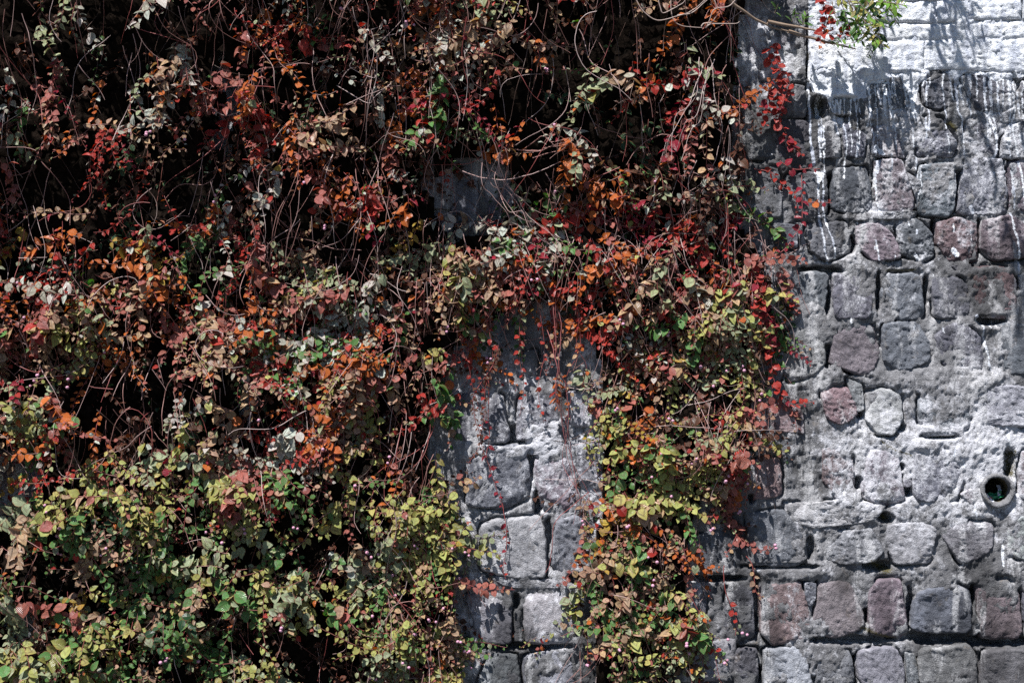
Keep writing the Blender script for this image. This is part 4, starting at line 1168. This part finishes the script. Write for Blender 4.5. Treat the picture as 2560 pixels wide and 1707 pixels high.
runner('vine_runner', 'pinkish leaf spray pointing right over the second course of dark stones', 'vine', RG, [T('B', [(0, 740), (110, 790), (220, 760), (330, 770), (430, 775), (520, 790)], (.12, .06)), T('B', [(300, 840), (350, 970), (400, 1100), (450, 1210)], .06)], {'pink': 4, 'red': 3, 'sage': 1.2, 'tan': 1}, .031, .014)
runner('vine_runner', 'lone drooping leaf sprig with a pink flower on the big dark stone', 'vine', RG, [T('D', [(-110, 250), (-60, 330), (0, 380), (100, 440), (200, 450), (260, 415)], .05), T('D', [(20, 500), (60, 560), (90, 700), (100, 800), (150, 850)], .045), T('D', [(-60, 330), (-110, 430), (-160, 500)], .05)], {'tan': 3, 'lime': 1, 'pink': 2}, .024, .016, flowers=[(1938, 1362, .06), (1940, 1370, .06)], start=.15)
runner('vine_runner', 'short sprig with two pink flowers low on the dark stone right of the column', 'vine', RG, [T('F', [(2090, 700), (2090, 850), (2140, 1000), (2180, 1100), (2170, 1220)], .05)], {'sage': 1, 'red': 1, 'tan': 1}, .024, .022, start=.5, flowers=[(1856, 1582, .06), (1868, 1586, .06), (1820, 1598, .05)])
runner('vine_runner', 'red dotted runner hanging over the bare stone gap', 'vine', RG, [T('E', [(360, 560), (355, 800), (365, 950), (345, 1120), (380, 1240), (420, 1380), (460, 1500)], (.09, .06)), T('F', [(440, 170), (470, 320), (490, 480), (480, 640), (460, 740), (485, 800)], .06)], {'crimson': 5, 'red': 2}, .024, .034, ('narrow', 'heart2'), start=.25)
runner('vine_runner', 'withered orange brown runner twisting down beside the top of the stone gap', 'vine', RG, [T('E', [(430, 300), (390, 450), (300, 580), (240, 700), (260, 860), (290, 960), (280, 1060), (230, 1140), (200, 1180)], (.12, .06)), T('E', [(400, 420), (330, 640), (320, 860), (290, 1000), (340, 1130), (370, 1240)], (.11, .06))], {'orange': 3, 'brown': 4, 'red': 2}, .017, .012, ('narrow', 'heart2'))
runner('vine_runner', 'ladder of thin orange leaves seen edge on beside the stone gap', 'vine', RG, [T('E', [(870, 400), (865, 560), (850, 680), (870, 790)], .10)], {'orange': 4, 'red': 3}, .034, .010, ('narrow', 'lance'), start=.35)
runner('vine_runner', 'pink tipped leaf spray hanging into the stone gap from the left column', 'vine', RG, [T('F', [(20, 560), (140, 560), (260, 590), (400, 610), (450, 640)], (.12, .05)), T('F', [(100, 800), (250, 860), (380, 880), (550, 880)], (.12, .06)), T('F', [(120, 60), (220, 110), (300, 40)], .10)], {'tan': 3, 'pink': 3, 'lime': 1.5}, .030, .014, flowers=[(1140, 1448, .10), (1150, 1446, .10)])
runner('vine_runner', 'column of paired pale green leaves on dark shade near the centre top', 'vine', RG, [T('G', [(1300, 80), (1310, 160), (1295, 240), (1290, 330)], .22)], {'sage': 6}, .030, .013, ('heart', 'heart2'))
runner('vine_runner', 'thin red leafless runners bundled over the middle of the stone gap', 'stem', RG, [T('E', [(800 + 26 * k + 8 * (k % 3), -60), (820 + 22 * k, 180), (850 + 12 * k, 420), (865 + 14 * k, 640), (900 + 16 * k, 880), (940 + 22 * k, 1180), (970 + 30 * k, 1420), (1000 + 30 * k, 1620)], (.13, .07)) for k in range(4)], None, rad=(.0017, .0009), colr=(.30, .10, .10))
runner('vine_runner', 'pale looping bare stem arching left of the crimson cascade at the top', 'stem', RG, [T('I', [(560, 85), (480, 110), (420, 200), (405, 300), (430, 420), (500, 520), (620, 600), (740, 660), (820, 740)], .30)], None, rad=(.0017, .0009), colr=STEMC[3])
runner('vine_runner', 'fan of long bare stems sweeping down right across the dark recess', 'stem', RG, [T('G', [(560 + 40 * k, -120 + 30 * (k % 3)), (600 + 30 * k, 140), (650 + 26 * k, 300), (720 + 24 * k, 420 + 8 * k), (800 + 44 * k, 540 + 6 * k), (900 + 50 * k, 650), (1040 + 40 * k, 780)], (.22, .14)) for k in range(6)], None, rad=(.0017, .0009), colr=STEMC[1])
runner('vine_runner', 'nearly level bunch of thin pinkish stems right of the dark recess', 'stem', RG, [T('G', [(860, 30 + 26 * k), (1000, 40 + 22 * k), (1130, 30 + 22 * k), (1280, 10 + 20 * k)], .20) for k in range(4)], None, rad=(.0018, .0011), colr=STEMC[0])
runner('vine_runner', 'long straight bare stem crossing the dark recess up to the right', 'stem', RG, [T('G', [(460, 230), (620, 280), (800, 290), (1000, 240), (1180, 160)], .19)], None, rad=(.0021, .0013), colr=STEMC[1])
runner('vine_runner', 'looping pale bare stems in the tangle left of the top centre', 'stem', RG, [T('J', [(440, 700), (600, 740), (720, 700), (840, 620), (900, 560)], .30), T('J', [(800, 265), (700, 290), (640, 420), (560, 520), (460, 620)], .30), T('J', [(520, 420), (540, 520), (640, 550), (720, 490), (790, 400)], .29), T('J', [(480, -20), (560, 120), (640, 190), (740, 210)], .31), T('J', [(270, 110), (320, 200), (410, 270)], .31)], None, rad=(.0017, .0009), colr=STEMC[3])
runner('vine_runner', 'bundle of pale bare stems hanging in the shade right of the top centre', 'stem', RG, [T('I', [(1400 - 14 * k, 480), (1390 - 30 * k, 640 + 10 * k), (1330 - 40 * k, 820), (1280 - 60 * k, 960), (1200 - 40 * k, 1150)], .22) for k in range(4)] + [T('I', [(1390, 500), (1410, 700), (1480, 880), (1490, 1020), (1440, 1160), (1330, 1290)], .20)], None, rad=(.0017, .0009), colr=STEMC[3])

_r = random.Random(5)
_l = []
for k in range(15):
    x_ = _r.uniform(1150, 1470); y_ = _r.uniform(700, 800); n_ = _r.uniform(90, 330)
    _l.append([(x_, y_, .12), (x_ + _r.gauss(0, 8), y_ + n_ * .4, .10), (x_ + _r.gauss(4, 14), y_ + n_ * .7, .085), (x_ + _r.gauss(6, 20), y_ + n_, .07)])
runner('vine_runner', 'loose thin strands with small rust leaves trailing into the top of the stone gap', 'vine', RG, _l, {'tan': 3, 'orange': 2, 'red': 2, 'sage': 2, 'brown': 2}, .022, .026, rad=(.0013, .0007), start=.1, keep=.7)

# woody branches and the evergreen shrub hanging in from above
BR = 'woody branches hanging in at the top'
BARK = (0.25, 0.19, 0.14)
runner('woody_branch', 'thick brown woody branch slanting down across the top beside the painted band', 'branch', BR, [T('H', [(430, -160), (500, 20), (620, 110), (760, 200), (900, 265), (1060, 310)], (.30, .16)), T('H', [(860, 215), (1050, 250), (1250, 285), (1400, 320)], (.20, .15)), T('H', [(1060, 310), (1300, 380), (1500, 430), (1720, 480)], (.16, .13))], None, rad=(.0085, .0032), colr=BARK)
runner('woody_branch', 'pale curved bare twig forming a loop at the very top', 'branch', BR, [T('I', [(840, -20), (900, 80), (1000, 150), (1120, 130), (1260, 80), (1400, -30)], .34), T('I', [(1110, -60), (1120, 130), (1190, 190), (1340, 205)], .33), T('I', [(1020, -40), (1030, 60), (1060, 95), (1200, 20), (1230, -60)], .34)], None, rad=(.0027, .0014), colr=(.33, .26, .23))
runner('woody_branch', 'pale forked twig with short side shoots below the top edge', 'branch', BR, [T('H', [(580, -40), (480, 60), (350, 90), (300, 180), (250, 280)], .30), T('H', [(250, 275), (300, 240), (420, 235), (540, 235), (578, 215)], .29), T('H', [(205, 265), (230, 235), (320, 215), (380, 120)], .29), T('H', [(-30, 150), (100, 130), (200, 60), (290, -20)], .31), T('H', [(320, -40), (360, 80)], .30)], None, rad=(.0030, .0014), colr=(.36, .29, .26))
runner('vine_runner', 'hanging spray of round orange red leaves in front of the white paint', 'vine', RG, [T('H', [(1400, -30), (1410, 80), (1440, 170), (1430, 270), (1380, 350), (1380, 440), (1400, 480)], .17), T('H', [(1330, 20), (1400, 20), (1480, 150), (1470, 300)], .16), T('H', [(1350, 300), (1450, 330), (1560, 340), (1640, 310), (1760, 320)], .16)], {'orange': 4, 'red': 4}, .034, .016, ('heart', 'round', 'heart2'))

shrub = thing('overhanging_shrub', 'green leaved shrub sprays hanging in front of the painted band at the top', 'shrub', tuple(P(2180, -260, .30)))
L = Leaves()
GW = {'bright': 6, 'green': 3.5, 'lime': .6, 'deep': 1.0}
def shoot(pts3, rad, size, spacing, start=.2, w=GW, score=1.0):
    emit_stem(pts3, np.linspace(rad, rad * .4, len(pts3)), BARK, shrub, 'branch')
    dress(L, pts3, size, w, w, spacing, ('lance',), start, score)
for ln in ([(2060, -60), (2120, 10), (2200, 22), (2260, 10)], [(2100, -40), (2150, 40), (2190, 90), (2215, 125)], [(2090, -20), (2115, 40), (2120, 80), (2090, 110)], [(2140, -60), (2180, 30), (2200, 70), (2180, 120), (2165, 140)],
           [(2180, -60), (2210, 0), (2235, 40), (2240, 62)], [(2120, 0), (2140, 50), (2160, 95), (2120, 110), (2080, 112)], [(2200, -50), (2220, 20), (2205, 60)], [(2150, -30), (2170, 20), (2150, 60), (2130, 70)], [(2080, 5), (2090, 45), (2110, 60)],
           [(2170, 80), (2195, 110), (2215, 118)], [(2130, -10), (2190, 50), (2225, 55)], [(2190, 5), (2230, 8), (2262, 14)]):
    d = random.uniform(.13, .24)
    pts = spline([P(*p, d) for p in ln], 22)
    shoot(pts, .0026, .050, .011)
for (x, y) in ((1942, 20), (2012, 50), (1985, 42)):
    pts = spline([P(x - 6, y + 14, .13), P(x, y, .14), P(x + 4, y - 10, .15)], 8)
    shoot(pts, .0015, .034, .006, 0.0)
# limbs above the picture that arch out from the bank and dapple the wall
for k in range(6):
    x0 = wx(random.uniform(1950, 2900))
    reach = random.uniform(0.35, 1.15)
    rise = random.uniform(0.15, 0.75)
    lean = random.uniform(-.35, .35)
    p = [np.array((x0, 0.35, WALL_TOP)), np.array((x0 + lean * .3, -0.05, WALL_TOP + rise * .7)), np.array((x0 + lean * .7, -reach * .6, WALL_TOP + rise)), np.array((x0 + lean, -reach, WALL_TOP + rise * .7 - .1))]
    pts = spline(p, 30)
    shoot(pts, .006, .055, .024, .35, score=0.0)
    for j in range(4):
        i = random.randrange(10, 29)
        q = pts[i]; dirv = np.array((random.gauss(0, .2), random.gauss(-.08, .12), random.uniform(-.14, .12)))
        shoot(spline([q, q + dirv * .5, q + dirv + np.array((0, 0, -.04))], 12), .0022, .05, .016, .1, score=0.0)
for k in range(4):      # taller limbs: their shade falls soft on the lower courses
    x0 = wx(random.uniform(1750, 2750))
    reach = random.uniform(0.9, 1.7)
    rise = random.uniform(1.3, 2.4)
    lean = random.uniform(-.5, .1)
    p = [np.array((x0, 0.45, WALL_TOP)), np.array((x0 + lean * .3, 0.15, WALL_TOP + rise * .6)), np.array((x0 + lean * .7, -reach * .5, WALL_TOP + rise)), np.array((x0 + lean, -reach, WALL_TOP + rise * .8))]
    pts = spline(p, 30)
    shoot(pts, .009, .07, .03, .35, score=0.0)
    for j in range(6):
        i = random.randrange(12, 29)
        q = pts[i]; dirv = np.array((random.gauss(0, .25), random.gauss(-.08, .16), random.uniform(-.3, .1)))
        shoot(spline([q, q + dirv * .5, q + dirv + np.array((0, 0, -.05))], 12), .003, .065, .014, .1, score=0.0)
emit_leaves(L, shrub, 170)
